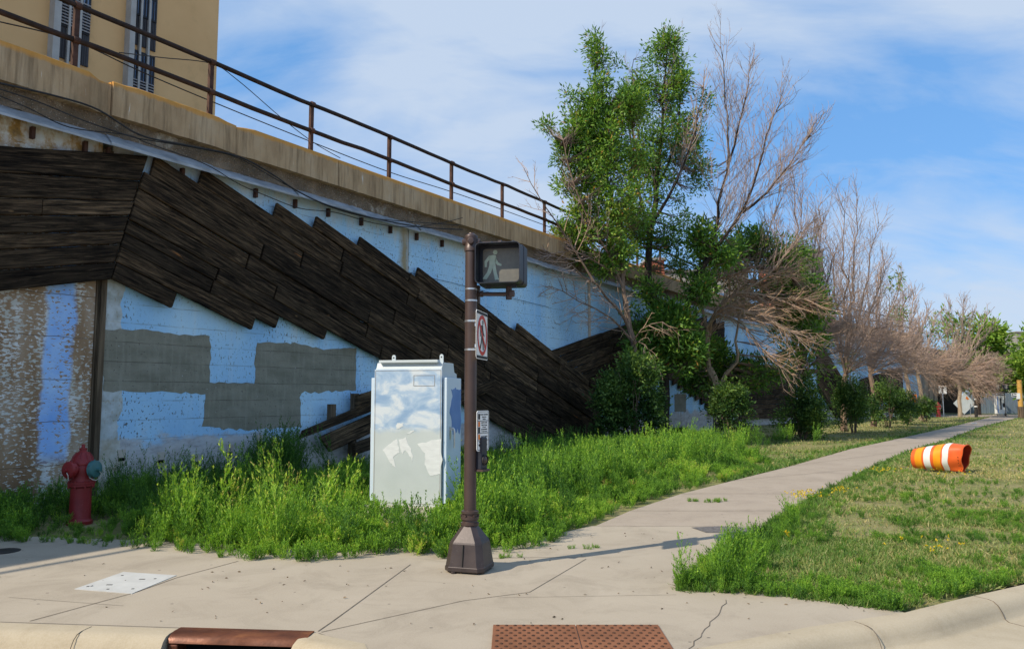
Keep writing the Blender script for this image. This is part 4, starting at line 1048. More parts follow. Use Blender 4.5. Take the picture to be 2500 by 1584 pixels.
mb.box((-.235, .05, -.27), (.025, .06, .17)); mb.lathe([(.03, -.012), (.03, .012)], 10, Matrix.Translation((-.20, .05, -.265)) @ rotm('Y', 90)); mb.build('bottom_arm', M['bronze'], SH, smooth=True)
# no-pedestrians sign, turned away
def frame_from(loc, e):            # x axis along e (horizontal), face toward -y of this frame
    return Matrix.Translation(loc) @ rotm('Z', math.degrees(math.atan2(e[1], e[0])))
SG = empty('no_pedestrian_sign', frame_from((PX + .105, PY + .0, 2.165), (.20, .98)), 'white square sign with a red-barred pedestrian, turned edge-on on the pole', 'sign')
mb = MB(); mb.prism(rrect(.455, .455, .03), 'y', -.002, .002); mb.build('plate', M['sign_white'], SG)
mb = MB(); ringwall(mb, rrect(.44, .44, .03), rrect(.425, .425, .025), -.004, -.0025); mb.box((0, -.003, .205), (.40, .002, .022)); mb.box((0, -.003, -.205), (.40, .002, .022)); mb.build('border', M['sign_black'], SG)
mb = MB(); n = 40; c1 = [(.19 * math.cos(2 * math.pi * k / n), .19 * math.sin(2 * math.pi * k / n)) for k in range(n)]; c2 = [(x * .82, z * .82) for x, z in c1]
ringwall(mb, c1, c2, -.006, -.0045); mb.box((0, -.0055, 0), (.034, .0015, .33), Matrix.Rotation(R(-45), 3, 'Y')); mb.build('red_symbol', M['sign_red'], SG)
mb = MB(); symbol_walk(mb, Matrix.Translation((.0, 0, -.10)), .26, -.0040); mb.build('pedestrian_symbol', M['sign_black'], SG)
for z in (.10, -.10):
    mb = MB(); mb.box((-.03, .03, z), (.05, .055, .03)); mb.build('bracket', M['steel'], SG)
# push-button sign and button
e2 = (.47, .88)
BS = empty('crossing_sign', frame_from((PX + .115, PY + .02, 1.27), e2), 'small white rounded crossing instruction sign above the push button on the pole', 'sign')
mb = MB(); mb.prism(rrect(.225, .375, .025), 'y', -.002, .002); mb.build('plate', M['sign_white'], BS)
mb = MB(); ringwall(mb, rrect(.207, .357, .02), rrect(.200, .350, .017), -.004, -.0025)
for z in (.092, -.022, -.088): mb.box((0, -.003, z), (.20, .002, .005))
mb.build('border', M['sign_black'], BS)
for z in (.133, .008):
    mb = MB(); mb.box((-.072, -.003, z), (.034, .002, .052)); mb.build('symbol', M['sign_black'], BS)
for z in (.062, -.055):
    mb = MB(); mb.box((-.072, -.003, z), (.032, .002, .047)); mb.build('hand_symbol', M['sign_orange'], BS)
mb = MB(); mb.prism([(-.085, -.132), (-.06, -.118), (-.06, -.128), (.08, -.128), (.08, -.136), (-.06, -.136), (-.06, -.146)], 'y', -.004, -.0025); mb.build('arrow', M['sign_black'], BS)
TF = rotm('X', 90)
for body, x, z, s in (('START CROSSING', .022, .150, .0175), ('Watch For', .022, .128, .018), ('Vehicles', .022, .108, .018), ("DON'T START", .022, .074, .0175), ('Finish Crossing', .022, .053, .0165), ('If Started', .022, .034, .0165), ('TIME REMAINING', .022, .012, .0145), ('To Finish Crossing', .022, -.007, .0135), ("DON'T CROSS", .022, -.055, .0185), ('PUSH BUTTON', 0, -.104, .021), ('TO CROSS', 0, -.161, .021)):
    text_mesh('lettering', body, s, M['sign_black'], Matrix.Translation((x, -.003, z)) @ TF, BS)
PB = empty('push_button', frame_from((PX + .115, PY + .02, 1.03), e2), 'dark round push button housing under the small crossing sign', 'push button')
mb = MB(); mb.box((0, .03, .03), (.11, .10, .30)); mb.build('housing', M['signal_black'], PB, bevel=.012)
mb = MB(); mb.lathe([(.048, .0), (.05, .012), (.042, .018), (.04, .006)], 20, Matrix.Translation((0, -.02, -.03)) @ rotm('X', 90)); mb.build('ring', M['black_iron'], PB, smooth=True)
mb = MB(); mb.lathe([(.033, .0), (.033, .012), (.02, .018), (0, .019)], 20, Matrix.Translation((0, -.02, -.03)) @ rotm('X', 90)); mb.build('button', M['bronze'], PB, smooth=True)
mb = MB(); mb.box((0, .02, -.125), (.13, .12, .02)); mb.build('bottom_plate', M['bronze'], PB)

# ------------------------------------------------------------------ crushed traffic drum on the lawn
DC = G(2214, 1106)
dr = empty('traffic_drum', Matrix.Translation(DC) @ rotm('Z', -54) @ Matrix.Diagonal((1.04, .98, 1.0, 1)), 'crushed orange and white striped traffic drum lying on the lawn', 'traffic drum')
def drum_pt(t, w):
    """t 0..1 along the drum (top end to open foot), w angle; the foot is crushed to a tear-drop"""
    sq = max(0, (t - .40) / .60)
    r = .215 + .085 * min(t / .72, 1) + .012 * (1 if t > .97 else 0)
    y, z = r * math.cos(w), r * math.sin(w)
    y *= 1 - sq * (.62 * (.5 - .5 * math.sin(w)) ** .8 + .05)
    z *= 1 - .10 * max(0, (t - .72) / .28) * max(0, math.sin(w))
    x = -.52 + 1.0 * t + .05 * sq * math.sin(w)
    dent = .022 * math.sin(6 * w + 4 * t) * sq * (.6 - .4 * math.sin(w))
    return (x + dent * .6, y + dent, max(z + .22 + .075 * min(t / .72, 1), .012))
def drum_band(t0, t1, name, mat, proud=0.0, cap=False):
    mb = MB(); n, m = 40, max(2, int((t1 - t0) / .04)); vs, fs = [], []
    for i in range(m + 1):
        for k in range(n):
            w = 2 * math.pi * k / n; p = Vector(drum_pt(t0 + (t1 - t0) * i / m, w)); c = Vector((p.x, 0, .28)); q = p + (p - c).normalized() * proud; vs.append((q.x, q.y, max(q.z, .008)))
    fs = [(i * n + k, i * n + (k + 1) % n, (i + 1) * n + (k + 1) % n, (i + 1) * n + k) for i in range(m) for k in range(n)]
    mb.add(vs, fs)
    if cap: mb.add([vs[k] for k in range(n)] + [(vs[0][0] - .035, 0, .275)], [(k, n, (k + 1) % n) for k in range(n)])
    return mb.build(name, M[mat], dr, smooth=True)
drum_band(0, 1, 'shell', 'drum_orange', 0, True)
drum_band(.085, .235, 'amber_band', 'drum_amber', .004); drum_band(.275, .415, 'white_band', 'drum_white', .004); drum_band(.475, .615, 'amber_band', 'drum_amber', .004); drum_band(.645, .755, 'white_band', 'drum_white', .004)
mb = MB(); n, m = 40, 8; vs = []
for i in range(m + 1):
    for k in range(n):
        p = Vector(drum_pt(1 - .9 * i / m, 2 * math.pi * k / n)); c = Vector((p.x, 0, .28)); q = p + (c - p).normalized() * .008; vs.append(tuple(q))
mb.add(vs, [(i * n + k, i * n + (k + 1) % n, (i + 1) * n + (k + 1) % n, (i + 1) * n + k) for i in range(m) for k in range(n)])
mb.build('lining', M['drum_inside'], dr, smooth=True)
mb = MB(); mb.tube([drum_pt(1.0, 2 * math.pi * k / 40) for k in range(41)], .012, 6); mb.build('rim', M['drum_orange'], dr, smooth=True)
mb = MB()
for z in (.14, .2, .26, .32, .38): mb.lathe([(.008, -.004), (.008, .004)], 6, Matrix.Translation((.42, -.215 + abs(z - .30) * .3, z)) @ rotm('X', 90))
mb.build('rivet', M['void'], dr)

# ------------------------------------------------------------------ trees
def smooth_line(pts, step):
    pts = [Vector(p) for p in pts]; out = []
    for i in range(len(pts) - 1):
        p0, p1, p2, p3 = pts[max(i - 1, 0)], pts[i], pts[i + 1], pts[min(i + 2, len(pts) - 1)]
        k = max(2, int((p2 - p1).length / step))
        for j in range(k):
            t = j / k; out.append(.5 * ((2 * p1) + (p2 - p0) * t + (2 * p0 - 5 * p1 + 4 * p2 - p3) * t * t + (3 * p1 - 3 * p2 + p3 - p0) * t ** 3))
    out.append(pts[-1]); return out
class Tree:
    def __init__(self, name, base, label, cat='tree', group='trees in a row before the wall'):
        self.root = empty(name, Matrix.Translation(base), label, cat, group); self.base = Vector(base)
        self.wood, self.tw = MB(), MB(); self.nodes = []; self.LV, self.LF, self.LT, self.nl = [], [], [], 0
    def stem(self, pts, r0, r1, n=8, wob=.03, step=.5):
        L = smooth_line(pts, step); m = len(L)
        L = [p + Vector(rng.normal(size=3)) * wob * min(1, i / 3) * (0 if i in (0, m - 1) else 1) for i, p in enumerate(L)]
        rr = [r0 + (r1 - r0) * (i / (m - 1)) ** .8 for i in range(m)]
        self.wood.tube(L, rr, n); self.nodes += [(p, r) for p, r in zip(L, rr)]
        return L, rr
    def twig(self, p, d, L, r, up, lev, tone, bias):
        k = 4 if lev else 5; pts, dd = [p], d.copy()
        for i in range(k):
            dd = (dd + Vector((0, 0, up)) + bias * .12 + Vector(rng.normal(size=3)) * .10).normalized(); pts.append(pts[-1] + dd * L / k)
        self.tw.tube(pts, [r * (1 - .72 * i / k) for i in range(k + 1)], 3 if r < .02 else 5, False, float(np.clip(tone + rng.normal() * .12, 0, 1)))
        if lev > 0:
            nb = max(2, int(L / (.21 if lev == 1 else .27)))
            for j in range(nb):
                t = .22 + .74 * (j + rng.random()) / nb; i = min(int(t * k), k - 1); q = pts[i].lerp(pts[i + 1], t * k - i)
                ax = (pts[i + 1] - pts[i]).normalized(); pr = Vector(rng.normal(size=3)); pr = (pr - ax * pr.dot(ax)).normalized(); w = R(rng.uniform(25, 55))
                self.twig(q, (ax * math.cos(w) + pr * math.sin(w)).normalized(), L * rng.uniform(.32, .58) * (1.1 - .5 * t), max(r * .52, self.rmin), up, lev - 1, tone, bias)
    rmin = .006
    def twigs(self, line, t0, t1, num, L, lev=2, up=.14, tone=.4, ang=(30, 60), bias=Vector((0, 0, 0)), r=None):
        P_, rr = line; m = len(P_) - 1
        for j in range(num):
            t = t0 + (t1 - t0) * (j + rng.random()) / num; i = min(int(t * m), m - 1); p = P_[i].lerp(P_[i + 1], t * m - i)
            ax = (P_[i + 1] - P_[i]).normalized(); pr = Vector(rng.normal(size=3)) + bias * 1.0; pr = (pr - ax * pr.dot(ax)).normalized(); w = R(rng.uniform(*ang))
            self.twig(p, (ax * math.cos(w) + pr * math.sin(w)).normalized(), L * rng.uniform(.6, 1.15) * (1.05 - .55 * t), r or min(rr[i] * .6, .026), up, lev, tone, bias)
    def clumps(self, c, rad, num, size=.30, nl=11, ll=.13, lw=.042, tone=.5, link=True):
        c, rad = Vector(c), Vector(rad)
        nd = np.array([tuple(n[0]) for n in self.nodes]); k = 0
        sd = int(rng.integers(1000))
        while k < num:
            u = rng.normal(size=3); u /= np.linalg.norm(u); u *= rng.random() ** (1 / 2.2)
            p = np.array(c) + u * np.array(rad)
            k += 1
            if vnoise(p[0] + p[2] * .37, p[2] + p[1] * .41, size * 2.0, sd) < .45: continue
            if link and rng.random() < .6:
                dist = np.linalg.norm(nd - p, axis=1) + np.maximum(0, nd[:, 2] - p[2]) * 1.5; a = Vector(nd[int(dist.argmin())]); b = Vector(p)
                if (b - a).length < 2.6:
                    mid = a.lerp(b, .55) + Vector((0, 0, -.12 * (b - a).length)) + Vector(rng.normal(size=3)) * .05
                    self.tw.tube([a, mid, b], [.014, .010, .006], 3, False, .15)
            C = p + rng.normal(size=(nl, 3)) * size * .42
            D = (C - p) / (size * .42) * .55 + np.array([0, 0, .25]) + rng.normal(size=(nl, 3)) * .5 + u * .5
            D /= np.linalg.norm(D, axis=1, keepdims=True)
            V, Fq = leaves(C, D, ll * rng.uniform(.7, 1.3, nl), lw * rng.uniform(.8, 1.25, nl), .2)
            self.LV.append(V); self.LF.append(Fq + self.nl); self.nl += len(V)
            tt = np.clip(tone + rng.normal() * .13 + rng.normal(size=nl) * .16, 0, .93); tt[rng.random(nl) < .012] = 1.0
            self.LT.append(np.repeat(tt, 4))
    def finish(self, bark_, leaf='ash_leaf'):
        b = tuple(self.base)
        o = self.wood.build('trunk', M[bark_], None, org=b, smooth=True); o.parent = self.root; o.matrix_local = I4
        if self.tw.v:
            o = self.tw.build('branches', M['dead_twig'], None, org=b, tint=True); o.parent = self.root; o.matrix_local = I4
        if self.LV: fastmesh('crown', np.concatenate(self.LV), np.concatenate(self.LF), M[leaf], np.concatenate(self.LT), self.root, b)
def PX_(pts, Y): 
    out = []
    for q in pts: out.append(P(q[0], q[1], Y + (q[2] if len(q) > 2 else 0)))
    return out
def ell(T, dx, dy, rx, ry, Y, num, dY=0, rd=None, **k):
    s = KD / 1886 * (Y + dY); T.clumps(P(dx, dy, Y + dY), (rx * s, rd or (rx + ry) / 2 * s, ry * s), num, **k)
RIGHT = Vector((.85, .1, .05)); LEFT = Vector((-.9, -.2, .05))

# front ash: slim trunk, living leaders, bare lower limbs reaching over the signal
YA = 24.3
tA = Tree('ash_tree', G(1492, 1049), 'half-living ash with a slim front trunk, bare limbs reaching left toward the signal')
t0 = tA.stem([G(1492, 1049)] + PX_([(1491, 940), (1489, 840), (1482, 770), (1470, 705)], YA), .125, .085)
a1 = tA.stem(PX_([(1478, 770), (1450, 725, -.3), (1400, 668, -1.0), (1340, 625, -1.7), (1285, 590, -2.3)], YA), .06, .012, 6)
a2 = tA.stem(PX_([(1470, 708), (1462, 640), (1450, 520), (1425, 400), (1408, 250), (1403, 85)], YA), .075, .012, 7)
a3 = tA.stem(PX_([(1466, 680), (1432, 600, -.3), (1382, 520, -.8), (1350, 430, -1), (1325, 330, -1)], YA), .05, .012, 6)
a4 = tA.stem(PX_([(1484, 800), (1440, 752, -.2), (1360, 705, -.8), (1290, 672, -1.2)], YA), .042, .009, 6)
a5 = tA.stem(PX_([(1400, 668, -1), (1340, 570, -1.2), (1275, 480, -1.6), (1232, 395, -1.8)], YA), .036, .008, 5)
a6 = tA.stem(PX_([(1440, 640, -.2), (1350, 590, -.9), (1280, 600, -1.6)], YA), .03, .008, 5)
a7 = tA.stem(PX_([(1486, 815), (1510, 775, -.6), (1560, 760, -1), (1600, 790, -1.3)], YA), .03, .008, 5)
a8 = tA.stem(PX_([(1486, 830), (1500, 800, -.8), (1530, 830, -1.2), (1545, 865, -1.3)], YA), .022, .006, 5)
a9 = tA.stem(PX_([(1455, 560), (1480, 430, .5), (1490, 300, .6), (1488, 180, .6)], YA), .045, .01, 6)
for l, n, L in ((a1, 24, 1.7), (a4, 20, 1.6), (a5, 14, 1.3), (a6, 14, 1.3)): tA.twigs(l, .15, 1, n, L, 2, .05, .66, bias=LEFT * .5, r=.016)
tA.twigs(a7, .2, 1, 9, 1.0, 1, -.08, .8); tA.twigs(a8, .2, 1, 7, .9, 1, -.15, .7)
for l in (a2, a3, a9): tA.twigs(l, .2, 1, 18, 1.5, 1, .25, .25)
for q in ((1405, 120, 22, 55, 70), (1405, 190, 30, 40, 60), (1398, 255, 40, 50, 120), (1345, 222, 26, 20, 40), (1345, 300, 48, 50, 150), (1318, 345, 30, 40, 90), (1420, 340, 62, 70, 280), (1370, 420, 70, 65, 260), (1440, 460, 72, 70, 250), (1345, 490, 40, 40, 110), (1310, 545, 34, 18, 60), (1355, 555, 40, 22, 90), (1410, 550, 62, 40, 150), (1470, 250, 46, 55, 150), (1450, 170, 22, 34, 45), (1290, 295, 18, 9, 16)):
    ell(tA, q[0], q[1], q[2], q[3], YA, int(q[4] * 1.5), -.3, size=.26, tone=.50 if q[1] < 450 else .66, ll=.15, lw=.05)
for q in ((1450, 600, 50, 30, 110), (1505, 470, 40, 70, 120), (1500, 350, 40, 60, 100), (1485, 250, 36, 45, 70), (1375, 350, 40, 60, 110), (1325, 450, 30, 50, 70), (1350, 600, 30, 18, 40), (1420, 630, 30, 20, 50)):
    ell(tA, q[0], q[1], q[2], q[3], YA, int(q[4] * 1.3), 0, size=.24, tone=.60, ll=.15, lw=.05)
ell(tA, 1500, 870, 40, 50, YA, 130, -.4, tone=.62, ll=.15, lw=.05)
tA.finish('bark_brown')

# tall dark-stemmed ash behind it: living crown to the left, bare leaders to the right
YB = 26.6
tB = Tree('ash_tree', G(1562, 1044), 'tallest ash with dark stems, leafy crown on the left and bare leaders on the right')
t0 = tB.stem([G(1562, 1044)] + PX_([(1562, 940), (1560, 840), (1545, 745), (1524, 670)], YB), .20, .16)
b1 = tB.stem(PX_([(1524, 672), (1526, 580), (1540, 470), (1552, 340), (1562, 200), (1572, 85)], YB), .14, .012, 8)
b2 = tB.stem(PX_([(1530, 560), (1500, 440), (1482, 300), (1490, 140)], YB), .06, .010, 6)
b3 = tB.stem(PX_([(1545, 440), (1590, 340, .4), (1600, 200, .6), (1592, 85, .6)], YB), .06, .010, 6)
b4 = tB.stem(PX_([(1536, 520), (1590, 430, -.5), (1632, 310, -.7), (1652, 205, -.8)], YB), .07, .010, 6)
b5 = tB.stem(PX_([(1580, 850), (1605, 745, -.4), (1648, 640, -.8), (1684, 540, -1), (1690, 480, -1), (1710, 405, -1), (1710, 310, -1), (1704, 205, -1), (1694, 110, -1)], YB), .115, .010, 8)
b6 = tB.stem(PX_([(1640, 650, -.8), (1700, 560, -1.3), (1752, 485, -1.5), (1785, 395, -1.6), (1800, 320, -1.6), (1838, 240, -1.8)], YB), .085, .010, 7)
b7 = tB.stem(PX_([(1745, 500, -1.5), (1805, 455, -1.9), (1858, 385, -2.1), (1905, 318, -2.2)], YB), .055, .009, 6)
b8 = tB.stem(PX_([(1710, 400, -1), (1735, 300, -.8), (1756, 205, -.7), (1766, 150, -.6)], YB), .05, .008, 6)
b9 = tB.stem(PX_([(1612, 740, -.4), (1560, 690, -1), (1500, 655, -1.5)], YB), .035, .008, 5)
tB.rmin = .0052
for l, n, L in ((b5, 44, 2.7), (b6, 44, 2.6), (b7, 36, 2.1), (b8, 30, 1.8)): tB.twigs(l, .36 if l is b5 else .18, 1, n, L, 2, .13, .42, (14, 36), r=.014)
tB.twigs(b4, .2, 1, 24, 2.0, 2, .2, .5, (15, 40), r=.016); tB.twigs(b3, .2, 1, 16, 1.5, 2, .25, .3); tB.twigs(b2, .2, 1, 14, 1.3, 1, .25, .2); tB.twigs(b1, .25, 1, 16, 1.5, 1, .25, .2)
for q in ((1573, 100, 30, 36, 60), (1590, 150, 28, 45, 70), (1535, 130, 24, 30, 34), (1565, 210, 46, 50, 130), (1600, 190, 22, 50, 60), (1510, 215, 32, 55, 80), (1520, 320, 52, 60, 150), (1585, 300, 38, 55, 90), (1640, 300, 30, 60, 60), (1645, 400, 30, 50, 40), (1550, 420, 40, 50, 60), (1500, 420, 45, 65, 130), (1480, 540, 58, 60, 150), (1560, 560, 70, 45, 110)):
    ell(tB, q[0], q[1], q[2], q[3], YB, int(q[4] * 1.4), 0, size=.28, tone=.47, ll=.155, lw=.05)
for q in ((1530, 400, 60, 90, 150), (1600, 360, 46, 80, 110), (1650, 330, 36, 70, 70), (1625, 450, 50, 50, 60), (1600, 520, 50, 50, 90), (1500, 500, 60, 60, 120), (1540, 250, 50, 60, 90), (1510, 640, 40, 40, 90), (1600, 620, 60, 30, 110), (1660, 230, 16, 40, 14)):
    ell(tB, q[0], q[1], q[2], q[3], YB, int(q[4] * 1.3), .3, size=.24, tone=.50, ll=.14, lw=.045)
for q in ((1640, 560, 55, 45, 110), (1700, 590, 55, 34, 110), (1520, 715, 46, 55, 170), (1575, 760, 60, 50, 260), (1545, 810, 70, 60, 380), (1600, 830, 60, 50, 300), (1520, 860, 40, 30, 90), (1650, 680, 40, 40, 70)):
    ell(tB, q[0], q[1], q[2], q[3], YB, int(q[4] * 1.5), -.8, size=.3, tone=.46, ll=.18, lw=.065)
tB.finish('bark_dark')

# thick tan trunk with long bare limbs sweeping right
YC = 28.2
tC = Tree('ash_tree', G(1690, 1036), 'dying ash with a thick tan trunk and long bare limbs sweeping to the right')
t0 = tC.stem([G(1690, 1036)] + PX_([(1690, 960), (1684, 905), (1668, 868)], YC), .20, .15)
c0 = tC.stem(PX_([(1690, 915), (1708, 880, -.2), (1732, 850, -.4), (1730, 800, -.5), (1738, 745, -.6)], YC), .10, .03, 7)
c1 = tC.stem(PX_([(1668, 868), (1662, 800, -.2), (1680, 730, -.5), (1740, 690, -1), (1830, 700, -1.6), (1915, 705, -2)], YC), .09, .012, 7)
c2 = tC.stem(PX_([(1665, 820), (1672, 750, -.5), (1720, 720, -1.1), (1810, 750, -1.8), (1890, 800, -2.2)], YC), .07, .010, 6)
c3 = tC.stem(PX_([(1668, 790, -.3), (1650, 700, -.4), (1700, 650, -.8), (1780, 640, -1.2), (1860, 650, -1.4)], YC), .06, .010, 6)
c4 = tC.stem(PX_([(1662, 770, -.5), (1690, 740, -1), (1750, 765, -1.8), (1800, 830, -2.2), (1835, 860, -2.2)], YC), .05, .008, 6)
c5 = tC.stem(PX_([(1740, 690, -1), (1800, 650, -1.4), (1850, 590, -1.5), (1900, 530, -1.5)], YC), .045, .008, 6)
c6 = tC.stem(PX_([(1738, 745, -.6), (1790, 600, 0), (1822, 500, .2), (1840, 420, .2)], YC), .045, .008, 6)
for l, n, L in ((c1, 46, 2.6), (c2, 40, 2.4), (c3, 30, 2.2), (c4, 30, 2.1)): tC.twigs(l, .15, 1, n, L, 2, -.015, .80, (14, 38), bias=RIGHT * .7, r=.017)
tC.twigs(c5, .2, 1, 24, 2.2, 2, .10, .6, (15, 40), bias=RIGHT * .4, r=.017); tC.twigs(c6, .2, 1, 26, 2.2, 2, .16, .5, (15, 40), r=.017)
for q in ((1770, 580, 80, 45, 260), (1850, 610, 70, 45, 220), (1720, 620, 70, 50, 190), (1870, 660, 70, 50, 230), (1890, 730, 60, 60, 220), (1770, 690, 90, 40, 130), (1650, 880, 50, 40, 190), (1760, 880, 62, 40, 190), (1880, 800, 62, 55, 210), (1690, 850, 40, 40, 110), (1820, 860, 50, 30, 110), (1640, 820, 50, 40, 120)):
    ell(tC, q[0], q[1], q[2], q[3], YC, int(q[4] * 1.35), .5, size=.32, ll=.18, lw=.062, tone=.46)
tC.finish('bark_tan')

# the receding row of bare trees
def bare_tree(dx, dyb, Y, top, spread, nst, label, tone=.55, low=None, leafy=(), lean=.25, bark_='bark_brown', leaf='bright_leaf', dens=1.0):
    b = G(dx, dyb); b = Vector((b.x * Y / b.y, Y, 0)); s = KD / 1886 * Y
    T = Tree('bare_tree', b, label); T.rmin = .0046 * Y / 30
    tp = P(dx, top, Y).z; fk = P(dx, 880, Y).z
    st = T.stem([b, b + Vector((.05, 0, fk * .6)), b + Vector((rng.normal() * .15, 0, fk))], .16, .11, 7)
    p0 = st[0][-1]
    nst += 2
    for i in range(nst):
        f = (i + .5) / nst * 2 - 1; az = rng.uniform(-.6, .6)
        h = (tp - fk) * (1 - .42 * abs(f) ** 1.3) * rng.uniform(.85, 1.02)
        end = p0 + Vector(((f + lean) * spread * s, az * spread * s * .8, h))
        mid = p0 + Vector(((f + lean) * spread * s * .45, az * spread * s * .4, h * .45))
        l = T.stem([p0, mid, end], .065, .009, 6, .06)
        T.twigs(l, .10, 1, int(34 * dens), h * .34, 2, .14, tone - .06, (16, 42), r=.00042 * Y)
    for (ax, ay, n) in (low or []):
        e = P(ax, ay, Y - 1.2); m_ = p0.lerp(e, .5) + Vector((0, -.3, .35))
        l = T.stem([p0, m_, e], .05, .010, 5, .05); T.twigs(l, .1, 1, int(n * 1.9), 2.6, 2, -.012, tone + .08, (14, 40), bias=RIGHT * .65, r=.00038 * Y)
    for q in leafy: ell(T, q[0], q[1], q[2], q[3], Y, q[4], 0, size=.42, nl=9, ll=.24, lw=.09, tone=.5)
    T.finish(bark_, leaf)
bare_tree(1885, 1027, 31.5, 395, 95, 5, 'bare grey tree rising behind the third round shrub from the left', .48, [(1960, 770, 16), (1990, 830, 14), (1900, 850, 10), (1985, 700, 14)], [(1880, 840, 45, 45, 40), (1905, 870, 40, 30, 30)], lean=.2)
bare_tree(1985, 1016, 35, 430, 100, 6, 'bare reddish tree behind the fourth round shrub from the left, topped by many fine twigs', .5, [(2060, 770, 18), (2095, 830, 16), (2075, 870, 12), (2000, 860, 10)], [(2000, 850, 26, 30, 14)], lean=.15)
bare_tree(2055, 1006, 40, 590, 70, 5, 'bare tree with a few green leaves at its very tip', .55, [(2120, 800, 18), (2150, 850, 16), (2130, 890, 12)], [(2118, 625, 26, 40, 26), (2095, 660, 20, 25, 12)], lean=.7)
bare_tree(2140, 985, 47, 670, 60, 5, 'bare tree with a pale leaning trunk and one round green tuft halfway up', .6, [(2200, 850, 18), (2220, 890, 16), (2170, 880, 12)], [(2125, 745, 30, 24, 70), (2180, 770, 22, 20, 22)], lean=.3, bark_='bark_tan')
bare_tree(2166, 984, 50, 720, 55, 4, 'bare tree with a forked tan trunk beside the last small shrub', .62, [(2230, 870, 20), (2260, 895, 18), (2215, 905, 12)], [(2210, 780, 25, 30, 20)], lean=.6, bark_='bark_tan')
bare_tree(2258, 978, 57, 700, 75, 5, 'bare-limbed tree with a stout grey trunk before the white diamond sign', .55, [(2300, 890, 22), (2320, 900, 18), (2290, 915, 14), (2340, 860, 16)], [], lean=.3, bark_='bark_tan')
# leafy trees at the far end
def leafy_tree(dx, dyb, Y, blobs, label, leaf, bark_='bark_dark', tone=.5, nl=10, ll=.42):
    b = G(dx, dyb); b = Vector((b.x * Y / b.y, Y, 0)); T = Tree('leafy_tree', b, label, 'tree', 'leafy trees beyond the path end'); s = KD / 1886 * Y
    tops = P(dx, min(q[1] for q in blobs), Y)
    st = T.stem([b, b.lerp(tops, .35), b.lerp(tops, .7)], .28, .10, 7)
    for q in blobs:
        c = P(q[0], q[1], Y); T.stem([st[0][len(st[0]) // 3], st[0][len(st[0]) // 2].lerp(c, .5) + Vector((0, 0, -.3)), c], .09, .03, 5)
    for q in blobs: ell(T, q[0], q[1], q[2], q[3], Y, q[4], 0, size=.7, nl=nl, ll=ll, lw=ll * .42, tone=tone if len(q) < 6 else q[5], link=False)
    T.finish(bark_, leaf)
leafy_tree(2300, 975, 64, [(2285, 800, 48, 52, 240, .6), (2325, 790, 34, 45, 170, .65), (2260, 770, 34, 50, 110, .55), (2300, 870, 66, 45, 240, .25), (2345, 850, 30, 40, 100, .3), (2230, 840, 40, 50, 110, .4), (2240, 760, 22, 40, 40, .55)], 'bright green leafy tree behind the last bare trees', 'bright_leaf')
leafy_tree(2360, 972, 76, [(2345, 890, 40, 40, 170), (2310, 900, 45, 30, 170), (2375, 880, 34, 50, 150), (2280, 900, 40, 30, 140), (2250, 890, 40, 34, 120), (2415, 890, 40, 40, 120)], 'dark leafy tree shading the ground behind the grey fence', 'dark_leaf')
leafy_tree(2440, 975, 60, [(2400, 850, 40, 50, 260, .7), (2420, 890, 34, 40, 150, .6), (2385, 880, 26, 34, 110, .6), (2440, 820, 40, 50, 200, .6), (2385, 920, 20, 20, 40, .4)], 'bright green leafy tree cut by the right edge of the view', 'bright_leaf')
leafy_tree(2150, 975, 90, [(2150, 900, 60, 40, 120), (2080, 900, 60, 40, 100), (2200, 905, 50, 30, 100)], 'dark leafy tree far behind the wall near the underpass', 'dark_leaf')

# ------------------------------------------------------------------ round shrubs
def shrub(dx, dyb, top, wpx, n, label, ll=.10):
    b = G(dx, dyb); b.y += .35; b.x += .1; s = KD / 1886 * b.y; h = P(dx, top, b.y).z; r = wpx / 2 * s
    T = Tree('shrub', b, label, 'shrub', 'round shrubs along the wall'); T.nodes = []
    for k in range(9):
        w = rng.uniform(0, 2 * math.pi); q = b + Vector((math.cos(w) * r * .55, math.sin(w) * r * .5, h * rng.uniform(.55, .9))); T.stem([b + Vector((math.cos(w) * .1, math.sin(w) * .1, 0)), b.lerp(q, .5) + Vector((0, 0, .1)), q], .022, .008, 5, .02, .25)
    for k in range(16):
        w = rng.uniform(0, 2 * math.pi); hh = rng.uniform(.16, .86); rr = r * (1 - .75 * max(0, hh - .42)) * rng.uniform(.3, .85)
        c = b + Vector((math.cos(w) * rr, math.sin(w) * rr * .8, h * hh)); q = r * rng.uniform(.18, .42)
        T.clumps(c, (q, q, q * rng.uniform(.8, 1.3)), int(n / 16), size=.22, nl=13, ll=ll, lw=ll * .52, tone=float(np.clip(rng.normal(.45, .2), .1, .85)), link=False)
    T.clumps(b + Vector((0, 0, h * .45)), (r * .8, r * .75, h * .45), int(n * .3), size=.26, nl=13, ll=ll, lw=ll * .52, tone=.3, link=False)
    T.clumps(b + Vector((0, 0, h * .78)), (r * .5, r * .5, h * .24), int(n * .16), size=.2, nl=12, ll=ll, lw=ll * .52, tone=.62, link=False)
    T.finish('bark_brown', 'shrub_leaf')
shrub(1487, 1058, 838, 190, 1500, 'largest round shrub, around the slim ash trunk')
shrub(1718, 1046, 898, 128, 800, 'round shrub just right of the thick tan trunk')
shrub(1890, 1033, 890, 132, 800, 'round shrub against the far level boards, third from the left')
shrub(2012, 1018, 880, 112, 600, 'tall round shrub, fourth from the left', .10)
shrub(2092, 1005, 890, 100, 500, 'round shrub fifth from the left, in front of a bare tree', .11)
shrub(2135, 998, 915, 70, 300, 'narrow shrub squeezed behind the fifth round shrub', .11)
shrub(2178, 992, 935, 70, 300, 'last small shrub before the underpass', .12)

